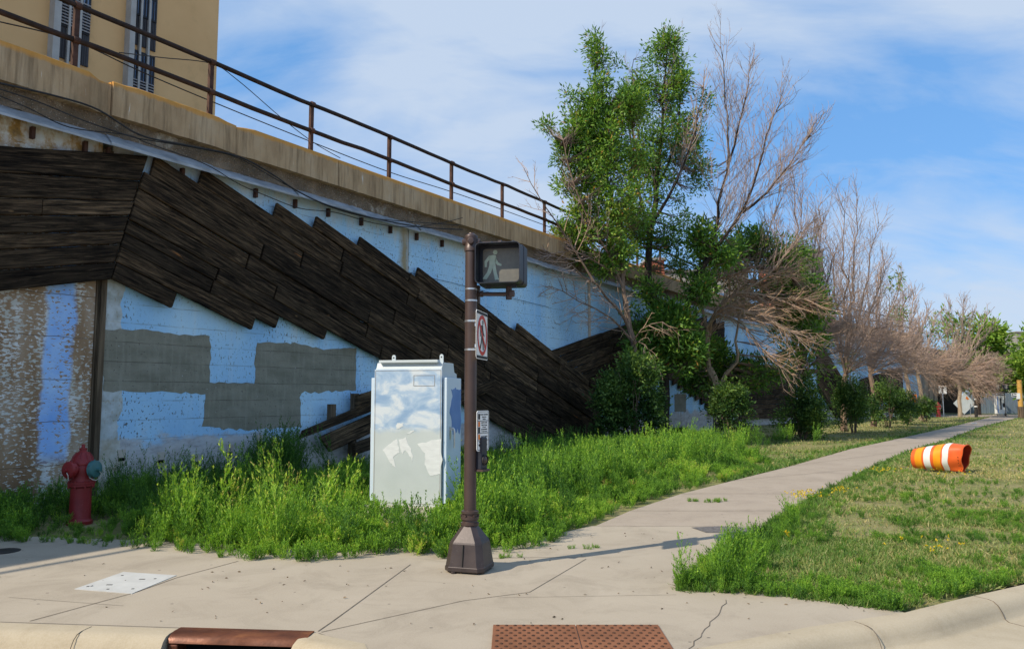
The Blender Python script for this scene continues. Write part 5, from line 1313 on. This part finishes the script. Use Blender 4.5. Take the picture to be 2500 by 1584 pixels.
# ------------------------------------------------------------------ weeds and grass (too many to count)
def weed_proto(h, nst, spread, leafden, leafL, seed):
    r = np.random.default_rng(seed); V, Fc, n = [], [], 0
    Tn = []
    def stalk(p0, d0, L, w, lv):
        nonlocal n
        k = 5; pts = [np.array(p0, float)]; d = np.array(d0, float)
        for i in range(k):
            d = d + np.array([0, 0, .16]) + r.normal(size=3) * .07; d /= np.linalg.norm(d); pts.append(pts[-1] + d * L / k)
        pts = np.array(pts)
        sd = np.cross(d, r.normal(size=3)); sd /= np.linalg.norm(sd)
        for i in range(k):
            a, b = w * (1 - i / k * .8), w * (1 - (i + 1) / k * .8)
            V.append(np.array([pts[i] - sd * a, pts[i] + sd * a, pts[i + 1] + sd * b, pts[i + 1] - sd * b])); Fc.append(np.arange(4).reshape(1, 4) + n); n += 4; Tn.append(np.full(4, .12))
        m = int(L * leafden); t = .12 + .88 * r.random(m) ** .85; idx = np.minimum((t * k).astype(int), k - 1); C = pts[idx] + (pts[idx + 1] - pts[idx]) * (t * k - idx)[:, None]
        ax = pts[idx + 1] - pts[idx]; ax /= np.linalg.norm(ax, axis=1, keepdims=True)
        q = r.normal(size=(m, 3)); q -= ax * (q * ax).sum(1, keepdims=True); q /= np.linalg.norm(q, axis=1, keepdims=True)
        D = ax * .95 + q * .55 + np.array([0, 0, .15]); D /= np.linalg.norm(D, axis=1, keepdims=True)
        v, f = leaves(C, D, leafL * (1.15 - .6 * t) * r.uniform(.7, 1.3, m), leafL * .19 * np.ones(m), .05)
        V.append(v.reshape(-1, 3)); Fc.append(f + n); n += len(v); Tn.append(np.repeat((t - .45) * .36 + r.normal(size=m) * .09, 4))
        if lv:
            for j in range(int(5 * L / .5) + 2):
                t = r.uniform(.15, .85); i = min(int(t * k), k - 1); q = r.normal(size=3); a = pts[i + 1] - pts[i]; a /= np.linalg.norm(a); q -= a * q.dot(a); q /= np.linalg.norm(q)
                stalk(pts[i], a * .75 + q * .65, L * (.5 - .3 * t), w * .6, 0)
    for s in range(nst):
        w = r.uniform(0, 2 * math.pi); sp = spread * math.sqrt(r.random()); stalk((math.cos(w) * .03, math.sin(w) * .03, 0), (math.cos(w) * sp, math.sin(w) * sp, 1), h * r.uniform(.7, 1.05), .0028, 1)
    return np.concatenate(V), np.concatenate(Fc), np.concatenate(Tn)
def scatter(name, protos, X, Y, S, tone, mat, label=None):
    Vs, Fs, Ts, n = [], [], [], 0
    pick = rng.integers(len(protos), size=len(X))
    for i in range(len(X)):
        v, f, t = protos[pick[i]]; w = rng.uniform(0, 2 * math.pi); c, s = math.cos(w), math.sin(w); lx, ly = rng.normal(size=2) * .10
        x = (v[:, 0] * c - v[:, 1] * s) * S[i]; y = (v[:, 0] * s + v[:, 1] * c) * S[i]; z = v[:, 2] * S[i]
        Vs.append(np.stack([x + lx * z + X[i], y + ly * z + Y[i], z - .02], 1).astype(np.float32)); Fs.append(f + n); n += len(v); Ts.append(np.clip(t + tone[i], 0, 1))
    o = fastmesh(name, np.concatenate(Vs), np.concatenate(Fs), mat, np.concatenate(Ts)); o['kind'] = 'stuff'
    if label: o['label'] = label
    return o
def pdist(x, y): return W1.D - (y * math.sin(W1.a) - x * math.cos(W1.a))         # metres in front of the wall
def sdist(x, y): return x * math.sin(W1.a) + y * math.cos(W1.a)
wallp = [W1.at(s, -.12, 0) for s in (-4, 10, 20, 31)]
WEEDP = WEED_F + [(0.95, 9.75), (1.55, 10.98), (2.68, 12.9), (4.05, 14.8), (5.2, 16.4), (6.1, 18.2)] + [(p.x, p.y) for p in wallp[::-1]] + [(-12, 12)]
def samp(poly, n):
    a = np.array([(p[0], p[1]) for p in poly]); lo, hi = a.min(0), a.max(0); X, Y = [], []
    while sum(map(len, X)) < n:
        x = rng.uniform(lo[0], hi[0], n * 3); y = rng.uniform(lo[1], hi[1], n * 3); k = inpoly(x, y, poly) & (np.abs(x) < .69 * y + .8); X.append(x[k]); Y.append(y[k])
    return np.concatenate(X)[:n], np.concatenate(Y)[:n]
def front_dist(x, y):
    L = [Vector((p[0], p[1])) for p in WEED_F + [(0.95, 9.75), (1.55, 10.98), (2.68, 12.9), (4.05, 14.8), (6.1, 18.2)]]
    d = np.full(len(x), 99.0)
    for a, b in zip(L, L[1:]):
        ab = b - a; t = np.clip(((x - a.x) * ab.x + (y - a.y) * ab.y) / ab.length_squared, 0, 1); d = np.minimum(d, np.hypot(x - a.x - t * ab.x, y - a.y - t * ab.y))
    return d
tall = [weed_proto(.80, 5, .26, 62, .055, 100 + i) for i in range(7)]
low = [weed_proto(.28, 8, .85, 105, .042, 200 + i) for i in range(6)]
grey_ = [weed_proto(.75, 5, .35, 60, .040, 300 + i) for i in range(4)]
x, y = samp(WEEDP, 2300); d = front_dist(x, y); sd_ = sdist(x, y)
keep = (d > .30) & (vnoise(x, y, .8, 3) > .22) & ~(((np.abs(x - HY.x - (HY.y - y) * .55) < .55) & (y < HY.y + .3))) & ~((np.abs(x + 1.28) < .62) & (np.abs(y - 10.4) < .5)) & ((sd_ < 13.5) | (d > 2.2) | (rng.random(len(x)) < .2)) & ((sd_ < 11.5) | (d > 1.0) | (rng.random(len(x)) < .25)) & ~((np.abs(x + 1.35 + (y - 10.1) * -.10) < .60) & (y > 9.2) & (y < 10.4))
fade = np.clip(1.25 - np.clip(sd_ - 13, 0, 99) / 12, .3, 1)
S = (.45 + .65 * vnoise(x, y, 1.1, 4)) * np.clip(.62 + .42 * d, .6, 1.0) * fade
S[(x < -3.9) & (y < 9.9)] *= .55; S[(sd_ > 9) & (d < .9)] *= .6; S[(x < -2.4) & (pdist(x, y) < 3.2)] *= .66; S[(x >= -2.4) & (x < .2) & (pdist(x, y) < 5.2)] *= .62; S[(np.abs(x + 1.35) < .75) & (y > 8.3) & (y < 10.3)] *= .5
tone = .30 + .22 * vnoise(x, y, 1.0, 5) - .05 * (x > -.3) + rng.normal(size=len(x)) * .08 + .24 * np.exp(-((x + 2.7) ** 2 / .7 + (y - 8.5) ** 2 / .6)) - .10 * (pdist(x, y) < 2.6)
scatter('weeds', tall, x[keep], y[keep], S[keep], tone[keep], M['weed_leaf'], 'tall feathery green weeds filling the verge before the wall')
x, y = samp(WEEDP, 7600); d = front_dist(x, y); p = np.exp(-d / 1.1) * 1.2 * np.where(sdist(x, y) > 12.5, .35, 1); keep = (rng.random(len(x)) < p + .12) & ~((np.abs(x + 1.28) < .55) & (np.abs(y - 10.4) < .42)) & ~((np.abs(x + 1.2) < .35) & (d < .25) & (y < 8.2)) & ~((np.abs(x - HY.x - (HY.y - y) * .55) < .2) & (y < HY.y + .3) & (y > 9.45))
S = .55 + .8 * vnoise(x, y, .6, 8); S *= np.clip(.62 + d * .6, .6, 1.2); S[(np.abs(x - HY.x - (HY.y - y) * .55) < .6) & (y < HY.y + .2)] *= .5
tone = .30 + .30 * vnoise(x, y, .9, 9) + rng.normal(size=len(x)) * .08 + .22 * np.exp(-((x + 2.4) ** 2 / .8 + (y - 8.0) ** 2 / .3))
tone[rng.random(len(x)) < .03] += .35
tone += .30 * np.clip(vnoise(x, y, 1.4, 77) - .55, 0, 1) * 2 * (sdist(x, y) > 8.5)
scatter('low_weeds', low, x[keep], y[keep], S[keep], tone[keep], M['weed_leaf'], 'low bushy green weeds along the pavement edge')
spire = [weed_proto(.80, 2, .16, 60, .05, 400 + i) for i in range(6)]
x, y = samp(WEEDP, 2200); d = front_dist(x, y); k = (d > .22) & (d < 2.8) & (vnoise(x, y, .7, 31) > .48) & (pdist(x, y) > 2.6) & ~((np.abs(x + 1.3) < .7) & (y < 10.5)) & (x > -4.2) & ((sdist(x, y) < 9.5) | (d > .9)) & (rng.random(len(x)) < .75)
scatter('weed_spires', spire, x[k], y[k], rng.uniform(.75, 1.35, k.sum()), .52 + rng.normal(size=k.sum()) * .10 + .2 * np.exp(-((x[k] + 2.8) ** 2)), M['weed_leaf'], 'thin upright weed spires standing above the lit verge')
bx, by = [], []
for dx, dy, n, sp in ((630, 1140, 24, .38), (690, 1135, 8, .25), (580, 1150, 12, .35), (480, 1160, 10, .5), (330, 1175, 12, .6), (250, 1170, 8, .3), (60, 1190, 12, .5), (20, 1200, 8, .4), (1250, 1075, 14, .8), (1310, 1070, 12, .7)):
    g = G(dx, dy)
    for k in range(n): bx.append(g.x + rng.normal() * sp); by.append(g.y + rng.normal() * sp * .5)
bx, by = np.array(bx), np.array(by); k = pdist(bx, by) > .15
S = rng.uniform(.9, 1.45, len(bx)) * np.where(np.abs(bx + 3.3) < 1.2, 1.12, .78)
scatter('tall_weeds', grey_, bx[k], by[k], S[k], (.22 + rng.normal(size=len(bx)) * .06)[k], M['weed_leaf'], 'tall dark weeds standing against the foot of the wall')
# tufts of taller weeds at the lawn's near corner and along its path edge
tx, ty = [], []
for dx, dy, n, sp in ((1650, 1372, 16, .14), (1710, 1335, 16, .15), (1770, 1300, 14, .16), (1850, 1235, 8, .15), (1830, 1270, 10, .2), (1600, 1385, 8, .06), (1700, 1380, 14, .2)):
    g = G(dx, dy)
    for k in range(n): tx.append(g.x + abs(rng.normal()) * sp); ty.append(g.y + rng.normal() * sp)
tx, ty = np.array(tx), np.array(ty); S = rng.uniform(.14, .36, len(tx)); S[rng.random(len(tx)) < .16] *= 1.9
scatter('edge_weeds', tall, tx, ty, S, .48 + rng.normal(size=len(tx)) * .08, M['weed_leaf'], 'upright weeds at the near corner of the lawn')
LAWN = [(1.42, 6.72), (1.36, 6.50), (1.75, 6.42), (2.2, 6.30), (2.83, 5.92), (3.45, 6.30), (4.3, 6.78), (5.6, 7.65), (9, 10.8), (30, 37.2), (55, 69), (38, 57.3)] + [(a + .03, b - .02) for a, b in PATH_R[::-1]] + [(2.27, 8.26), (1.85, 7.64), (1.55, 6.97)]
VERGE = [(a - .03, b + .02) for a, b in PATH_L[3:]] + [(35.0, 62)] + [(p.x, p.y) for p in (W2.at(S2 + 31, -.2, 0), W2.at(S2, -.2, 0), W1.at(16, -.2, 0))] + [(1.6, 13.0)]
def persp_samp(poly, n, y0, y1):
    X, Y = [], []
    while sum(map(len, X)) < n:
        iy = rng.uniform(1 / y1, 1 / y0, n * 2); y = 1 / iy; x = y * rng.uniform(-.69, .69, n * 2); k = inpoly(x, y, poly); X.append(x[k]); Y.append(y[k])
    return np.concatenate(X)[:n], np.concatenate(Y)[:n]
def edge_dist(x, y, line):
    d = np.full(len(x), 99.0); L = [Vector(p) for p in line]
    for a, b in zip(L, L[1:]):
        ab = b - a; t = np.clip(((x - a.x) * ab.x + (y - a.y) * ab.y) / ab.length_squared, 0, 1); d = np.minimum(d, np.hypot(x - a.x - t * ab.x, y - a.y - t * ab.y))
    return d
def grass(name, poly, n, y0, y1, label, edge, verge=False):
    x, y = persp_samp(poly, n, y0, y1)
    ed = edge_dist(x, y, edge); nz = .55 * vnoise(x, y, .9, 21) + .45 * vnoise(x, y, .22, 22); big = vnoise(x, y, 3.2, 23)
    lush = np.exp(-ed / .45)
    if not verge: lush = np.maximum(lush, np.exp(-np.maximum(edge_dist(x, y, [(1.36, 6.5), (2.2, 6.3), (2.83, 5.92)]), 0) / .22) * .45)
    dens = np.clip((nz - .40) * 2.3 + lush * .75 + .06 + .12 * verge, .05, 1)
    k = rng.random(n) < dens; x, y, lush, nz, big = x[k], y[k], lush[k], nz[k], big[k]; n = len(x)
    dist = y; sc = np.clip(dist / 12, .8, 3.2)
    h = (.035 + .03 * rng.random(n) + .075 * lush * rng.random(n) + .02 * nz) * np.where(verge, 1.25, 1.0) * (1 + .10 * (sc - 1))
    D = rng.normal(size=(n, 3)) * .75 + np.array([0, 0, .75]); D[:, 2] = np.abs(D[:, 2]) + .12; D /= np.linalg.norm(D, axis=1, keepdims=True)
    V, Fq = leaves(np.stack([x, y, np.full(n, -.025)], 1), D, h, .011 * sc * rng.uniform(.7, 1.4, n), .25)
    tone = .62 + .40 * (big - .5) - .46 * lush + .30 * (.5 - nz) + rng.normal(size=n) * .14
    if verge: tone += .22 * np.exp(-((sdist(x, y) - 21) / 7) ** 2) - .06
    tone[rng.random(n) < .05] += .3
    o = fastmesh(name, V, Fq, M['grass_leaf'], np.repeat(np.clip(tone, 0, 1), 4)); o['kind'] = 'stuff'; o['label'] = label
grass('lawn_grass', LAWN, 190000, 5.8, 60, 'patchy green and dry lawn right of the path', PATH_R[::-1] + [(2.27, 8.26), (1.85, 7.64), (1.42, 6.72)])
grass('verge_grass', VERGE, 90000, 11, 62, 'short green and straw grass between the path and the wall', PATH_L)
gx, gy = [], []
for dx, dy in ((1628, 1178), (1680, 1180), (1690, 1177), (1370, 1290), (1190, 1310)):
    g = G(dx, dy)
    for k in range(7): gx.append(g.x + rng.normal() * .10); gy.append(g.y + rng.normal() * .03)
scatter('crack_grass', low, np.array(gx), np.array(gy), rng.uniform(.18, .3, len(gx)), np.full(len(gx), .5), M['weed_leaf'], 'small grass tufts growing from path cracks')
vx, vy = [], []
for dx, dy, n, sp in ((1420, 1085, 30, .7), (1330, 1120, 22, .9), (1500, 1100, 22, .7), (1590, 1060, 26, .6), (1640, 1062, 14, .5), (1760, 1052, 12, .4), (1250, 1150, 16, .9), (1560, 1080, 14, .6), (1300, 1180, 10, .7), (1400, 1130, 16, .8), (1690, 1060, 14, .4), (1840, 1040, 8, .4)):
    g = G(dx, dy)
    for k in range(n): vx.append(g.x + rng.normal() * sp); vy.append(g.y + rng.normal() * sp)
vx, vy = np.array(vx), np.array(vy); k = (pdist(vx, vy) > .2) & ~inpoly(vx, vy, PATH_L + [(60, 57), (60, -20), (0, 0), (.2, 8.3)]) & (edge_dist(vx, vy, PATH_L) > .5)
scatter('verge_weeds', tall, vx[k], vy[k], rng.uniform(.5, 1.0, k.sum()), .40 + rng.normal(size=k.sum()) * .10, M['weed_leaf'], 'tall feathery weeds around the foot of the round shrubs')
x, y = persp_samp(LAWN, 3200, 5.9, 20); cl = vnoise(x, y, .55, 61) * .6 + vnoise(x, y, .16, 62) * .4; e = edge_dist(x, y, PATH_R[::-1] + [(2.27, 8.26), (1.85, 7.64), (1.42, 6.72), (2.2, 6.3), (2.83, 5.92), (4.3, 6.78)])
k = (cl > .56) | (rng.random(len(x)) < np.exp(-e / .22) * .8)
scatter('lawn_weeds', low, x[k], y[k], rng.uniform(.16, .42, k.sum()) * (1 + .5 * np.exp(-e[k] / .3)), .26 + .25 * vnoise(x[k], y[k], .8, 63) + rng.normal(size=k.sum()) * .08, M['weed_leaf'], 'low broadleaf clumps dotted over the patchy lawn')
x, y = persp_samp(VERGE, 900, 12, 45); e = edge_dist(x, y, PATH_L); k = rng.random(len(x)) < np.exp(-e / .3)
scatter('verge_edge', low, x[k], y[k], rng.uniform(.3, .6, k.sum()), .35 + rng.normal(size=k.sum()) * .1, M['weed_leaf'], 'green tufts along the left edge of the path')
SW = [(-7.5, 8.4), (-5, 8.3), (-3.8, 7.9), (-2.5, 7.5), (-1, 7.5), (.2, 8.1), (1.0, 9.5), (2.9, 9.5), (1.9, 7.7), (1.4, 6.7), (2.1, 6.35), (2.7, 5.9), (1.9, 5.5), (-1.2, 5.5), (-3.5, 5.75), (-7.5, 6.1)]
x, y = samp(SW, 420); e = np.minimum(front_dist(x, y), edge_dist(x, y, [(1.36, 6.5), (2.2, 6.3), (2.83, 5.92)])); k = rng.random(len(x)) < .22 + np.exp(-e / .18)
x, y = x[k], y[k]; n = len(x); D = rng.normal(size=(n, 3)); D[:, 2] = .12; D /= np.linalg.norm(D, axis=1, keepdims=True)
V, Fq = leaves(np.stack([x, y, np.full(n, .005)], 1), D, rng.uniform(.012, .04, n), rng.uniform(.008, .018, n), .02)
o = fastmesh('leaf_litter', V, Fq, simple('leaf_litter', (0.06, 0.045, 0.03), (0.24, 0.17, 0.10), 8, 0.9)); o['kind'] = 'stuff'; o['label'] = 'dry leaf bits and grit scattered on the pavement'
# yellow flowers
def flowers(spots, label, name='yellow_flowers'):
    C = []
    for dx, dy, rx, ry, n in spots:
        g = G(dx, dy)
        for k in range(n): C.append((g.x + rng.normal() * rx, g.y + rng.normal() * ry, rng.uniform(.05, .14)))
    C = np.repeat(np.array(C), 5, axis=0); D = rng.normal(size=C.shape) + np.array([0, 0, .5]); D /= np.linalg.norm(D, axis=1, keepdims=True)
    V, Fq = leaves(C, D, rng.uniform(.016, .034, len(C)), np.full(len(C), .015), .1)
    o = fastmesh(name, V, Fq, M['flower'], np.repeat(rng.random(len(C)), 4)); o['kind'] = 'stuff'; o['label'] = label
flowers([(1895, 1174, .13, .10, 60), (1972, 1164, .10, .06, 26)], 'patch of bright yellow flowers at the lawn edge by the path')
flowers([(2075, 1115, .18, .12, 30), (2240, 1125, .3, .12, 10), (2190, 1112, .2, .06, 8), (1850, 1275, .12, .1, 5), (2210, 1300, .22, .12, 16)], 'scattered small yellow flowers in the lawn')

# ------------------------------------------------------------------ the far end: underpass, fence, signs
UE = W2.at(S2 + 31.6, -.1, 0)
up = empty('rail_underpass', fplace(W2, S2 + 31.6), 'dark railway underpass with tan concrete columns at the far end of the wall', 'bridge')
for k, (s, w) in enumerate(((.3, .9), (1.7, .8), (3.0, .8))):
    mb = MB(); mb.box((s, .2, 2.3), (w, .9, 4.6)); mb.build('column', M['column'], up, bevel=.03)
mb = MB(); mb.box((5, 1.0, 5.1), (10, 1.2, 1.1)); mb.box((5, 4, 4.75), (10, 6, .3)); mb.build('girder', M['girder'], up)
mb = MB(); mb.box((6.5, 3.0, 2.3), (6.4, .3, 4.6)); mb.box((9.6, 1.2, 2.3), (.3, 3.5, 4.6)); mb.build('shade_back_wall', M['girder'], up)  # dark colour stands in for the shadowed underpass interior
fn = empty('metal_fence', P(2340, 974, 70), 'tall grey-blue slatted fence beyond the end of the path', 'fence')
fz = P(2340, 921, 70).z; fz0 = -.02
mb = MB(); x0, x1 = P(2268, 950, 70).x - P(2340, 974, 70).x, 22
xx = x0
while xx < x1:
    mb.box((xx, rng.normal() * .012, fz / 2), (.17, .03, fz)); xx += .185
mb.build('slats', M['fence_grey'], fn)
for k in range(10):
    mb = MB(); mb.box((x0 + k * 2.9, -.06, fz / 2 + .03), (.09, .09, fz + .06)); mb.build('post', M['far_grey'], fn)
YF = 60
def post_sign(dx, ytop, ybot, w, h, Y, name, label, face, post_mat='steel', yaw=0, cat='sign'):
    b = P(dx, 978, Y); r = empty(name, Matrix.Translation((b.x, Y, -.02)) @ rotm('Z', yaw), label, cat)
    zt, zb_ = P(dx, ytop, Y).z, P(dx, ybot, Y).z
    mb = MB(); mb.tube([(0, .03, 0), (0, .03, zt)], .035, 8); mb.build('post', M[post_mat], r)
    mb = MB(); mb.box((0, 0, (zt + zb_) / 2), (w, .012, zt - zb_)); mb.build('plate', M[face], r, bevel=.0)
    return r, (zt + zb_) / 2, zt - zb_
r, zc, hh = post_sign(2304.8 - 0 if False else 2305 * 0 + 2219.8, 906, 925, .60, .75, 59, 'turn_sign', 'white sign with a black turn arrow on a thin post by the underpass', 'sign_white')
mb = MB(); mb.prism([(-.05, -.28), (.04, -.28), (.04, .08), (.14, .08), (.0, .27), (-.16, .08), (-.05, .08)], 'y', -.012, -.008); mb.build('arrow', M['sign_black'], r, Matrix.Translation((0, 0, zc)))
# big diamond roll-up sign leaning behind the stout trunk
dc = P(2266, 948, 60.5); ds = empty('roadwork_sign', Matrix.Translation((dc.x, 60.5, 0)) @ rotm('X', 6), 'large pale diamond roadwork sign standing behind the stout grey trunk', 'sign')
hw_ = 26 * KD / 1886 * 60.5; mb = MB(); mb.prism([(-hw_, dc.z), (0, dc.z - hw_ * .98), (hw_, dc.z), (0, dc.z + hw_ * .98)], 'y', -.012, .012); mb.build('panel', M['roll_sign'], ds)
mb = MB(); mb.prism([(.16, dc.z + .58), (.36, dc.z + .34), (.22, dc.z + .28), (.08, dc.z + .38)], 'y', -.02, -.013); mb.build('flag', M['sign_orange'], ds)
mb = MB(); mb.tube([(.0, .05, 0), (.0, .05, dc.z + hw_ * .9)], .025, 6); mb.tube([(.45, -.05, .0), (.45, -.03, .95)], .022, 6); mb.build('stand', M['steel'], ds)
b = P(2296, 980, 57.5); bo = empty('bollard', (b.x, 57.5, 0), 'black bollard with a white collar right of the diamond sign', 'bollard')
mb = MB(); mb.lathe([(.11, 0), (.10, 1.1), (.11, 1.2), (.11, 1.24), (0, 1.27)], 14); mb.build('shaft', M['black_iron'], bo, smooth=True)
mb = MB(); mb.lathe([(.115, .74), (.125, .74), (.125, .82), (.115, .82)], 14); mb.lathe([(.06, 1.26), (.07, 1.27), (.07, 1.36), (0, 1.38)], 10); mb.build('collar', M['sign_white'], bo, smooth=True)
# painted far cabinet and its signs
b = P(2353, 975, 61); fc = empty('control_cabinet', (b.x, 61, 0), 'far white control cabinet painted blue on its left edge, before the grey fence', 'cabinet')
hc = P(2353, 930, 61).z; mb = MB(); mb.box((0, 0, hc / 2 + .08), (.62, .5, hc - .14)); mb.build('housing', M['white_touchup'], fc, bevel=.02)
mb = MB(); mb.box((-.318, -.23, hc / 2 + .08), (.05, .06, hc - .3)); mb.build('side_door', M['blue_touchup'], fc)
mb = MB(); mb.box((0, 0, .05), (.8, .6, .1)); mb.build('concrete_base', M['pad'], fc)
mb = MB(); mb.box((-.1, -.26, .95), (.10, .02, .9)); mb.box((.13, -.27, .85), (.14, .03, .3)); mb.build('dark_marking', M['sign_black'], fc)
def one_way(dx, dy, Y, label, w=1.0, pz=None):
    c = P(dx, dy, Y); r = empty('one_way_sign', (c.x, Y, c.z), label, 'sign', 'one way signs at the far crossing'); h = w / 3
    mb = MB(); mb.box((0, 0, 0), (w, .012, h)); mb.build('plate', M['sign_white'], r)
    mb = MB(); mb.box((0, -.008, 0), (w - .07, .004, h - .06)); mb.build('panel', M['sign_black'], r)
    mb = MB(); k = w; mb.prism([(-.43 * k, 0), (-.29 * k, .125 * k), (-.29 * k, .045 * k), (.41 * k, .045 * k), (.41 * k, -.045 * k), (-.29 * k, -.045 * k), (-.29 * k, -.11 * k)], 'y', -.014, -.011); ar = mb.build('arrow', M['sign_white'], r)
    text_mesh('lettering', 'ONE WAY', .08 * w, M['sign_black'], Matrix.Translation((.06 * w, -.0145, 0)) @ rotm('X', 90), ar)
    return r
one_way(2350, 926.5, 60.2, 'black and white one way arrow sign above the far white cabinet', .80)
one_way(2392, 928.5, 55.2, 'black and white one way arrow sign on the ochre pole at the right edge', .80)
b = P(2352, 978, 59.9); fp = empty('signal_pole', (b.x + .42, 59.9, 0), 'thin far black signal pole beside the far white cabinet', 'pole')
mb = MB(); mb.tube([(0, 0, 0), (0, 0, 3.3)], .03, 10); mb.lathe([(.08, 0), (.07, .2), (.03, .26)], 10); mb.build('shaft', M['black_iron'], fp, smooth=True)
for x, yaw, mt in ((-.25, 10, 'walk_white'), (.25, -30, 'far_grey')):
    c = P(2345 if x < 0 else 2364, 909, 59.9); sg = empty('pedestrian_signal', Matrix.Translation((c.x, 59.88, c.z)) @ rotm('Z', yaw), 'far black pedestrian signal with its face lit pale, left one on the far pole' if x < 0 else 'far pedestrian signal turned away, right one on the far pole', 'signal')
    mb = MB(); mb.prism(rrect(.42, .42, .04), 'y', 0, .18); mb.build('case', M['signal_black'], sg)
    mb = MB(); mb.prism(rrect(.24, .3, .03), 'y', -.006, -.002); mb.build('lens', M[mt], sg)
b = P(2402, 985, 55.3); op = empty('ochre_pole', (b.x, 55.3, 0), 'ochre yellow pole with a dark brown foot at the right edge of the view', 'pole')
mb = MB(); mb.lathe([(.17, 0), (.16, 2.7), (0, 2.7)], 14); mb.build('shaft', M['ochre'], op, smooth=True)
mb = MB(); mb.lathe([(.21, 0), (.20, .75), (.175, .8)], 14); mb.build('foot', M['post_wood'], op, smooth=True)
mb = MB(); mb.box((-.2, -.1, 1.55), (.22, .1, .42)); mb.build('notice', M['sign_white'], op)
c = P(2226, 930, 58); bn = empty('notice_board', P(2226.5 * 0 + 2226, 930, 50), 'unused', 'sign')
bpy.data.objects.remove(bn)
c = P(2227 - 0, 936, 51); c = P(2308 * 0 + 2150 + 77 / 1, 936, 51)
c = P(2145 + 82 * .0 + 8 + 0, 936, 50.5)
nb = empty('orange_notice', P(2151, 936, 46.8), 'small orange notice with dark lettering fixed among the bare trunks', 'sign')
mb = MB(); mb.box((0, 0, 0), (.26, .01, .48)); mb.build('plate', M['sign_orange'], nb)
mb = MB(); mb.box((0, -.008, .04), (.10, .004, .20)); mb.build('marking', M['sign_black'], nb)
hydrant(P(2207, 975, 58) * Vector((1, 1, 0)) if False else Vector((P(2207, 975, 58).x, 58, 0)), 20, 'small far red hydrant beside the underpass columns', 1.15)
# white litter on the grass by the path
g = G(2290, 995); mb = MB(); mb.prism([(-.16, 0), (.02, -.05), (.18, .01), (.1, .06), (-.05, .05)], 'z', 0, .03)
o = mb.build('litter', M['sign_white'], None, Matrix.Translation(g)); tag(o, 'scrap of white litter on the verge beside the far path', 'litter')
# things behind the wall seen through the trees
def far_box(name, x0, x1, ytop, Y, depth, mat, label, z0=6.1, win=True):
    a, b = P(x0, ytop, Y), P(x1, ytop, Y); r = empty(name, ((a.x + b.x) / 2, Y, z0), label, 'building', None)
    w, h = b.x - a.x, a.z - z0
    mb = MB(); mb.box((0, depth / 2, h / 2), (w, depth, h)); mb.build('wall', M[mat], r)
    mb = MB(); mb.box((0, depth / 2, h + .1), (w + .3, depth + .3, .2)); mb.build('roof', M['far_grey'], r)
    if win:
        for k in range(max(1, int(w / 3))):
            mb = MB(); mb.box((-w / 2 + 1.5 + k * 3, -.03, h * .55), (1.0, .06, h * .3)); mb.build('window', M['glass'], r)
far_box('brick_building', 1842, 1885, 597, 78, 8, 'brick', 'red brick building glimpsed through the dying ash limbs')
far_box('brick_shed', 1522, 1562, 612, 62, 6, 'brick', 'small red brick shed glimpsed between the dark ash stems', win=False)
far_box('grey_tower', 1900, 1935, 590, 82, 6, 'far_grey', 'brownish grey tower behind the bare twigs right of the brick building', win=True)
far_box('long_shed', 1565, 1760, 640, 66, 8, 'far_grey', 'long low grey shed behind the wall seen through the trees')
far_box('chimney_building', 2390, 2430, 782, 120, 10, 'far_grey', 'dark roofed building edge above the trees at the right edge', z0=0)
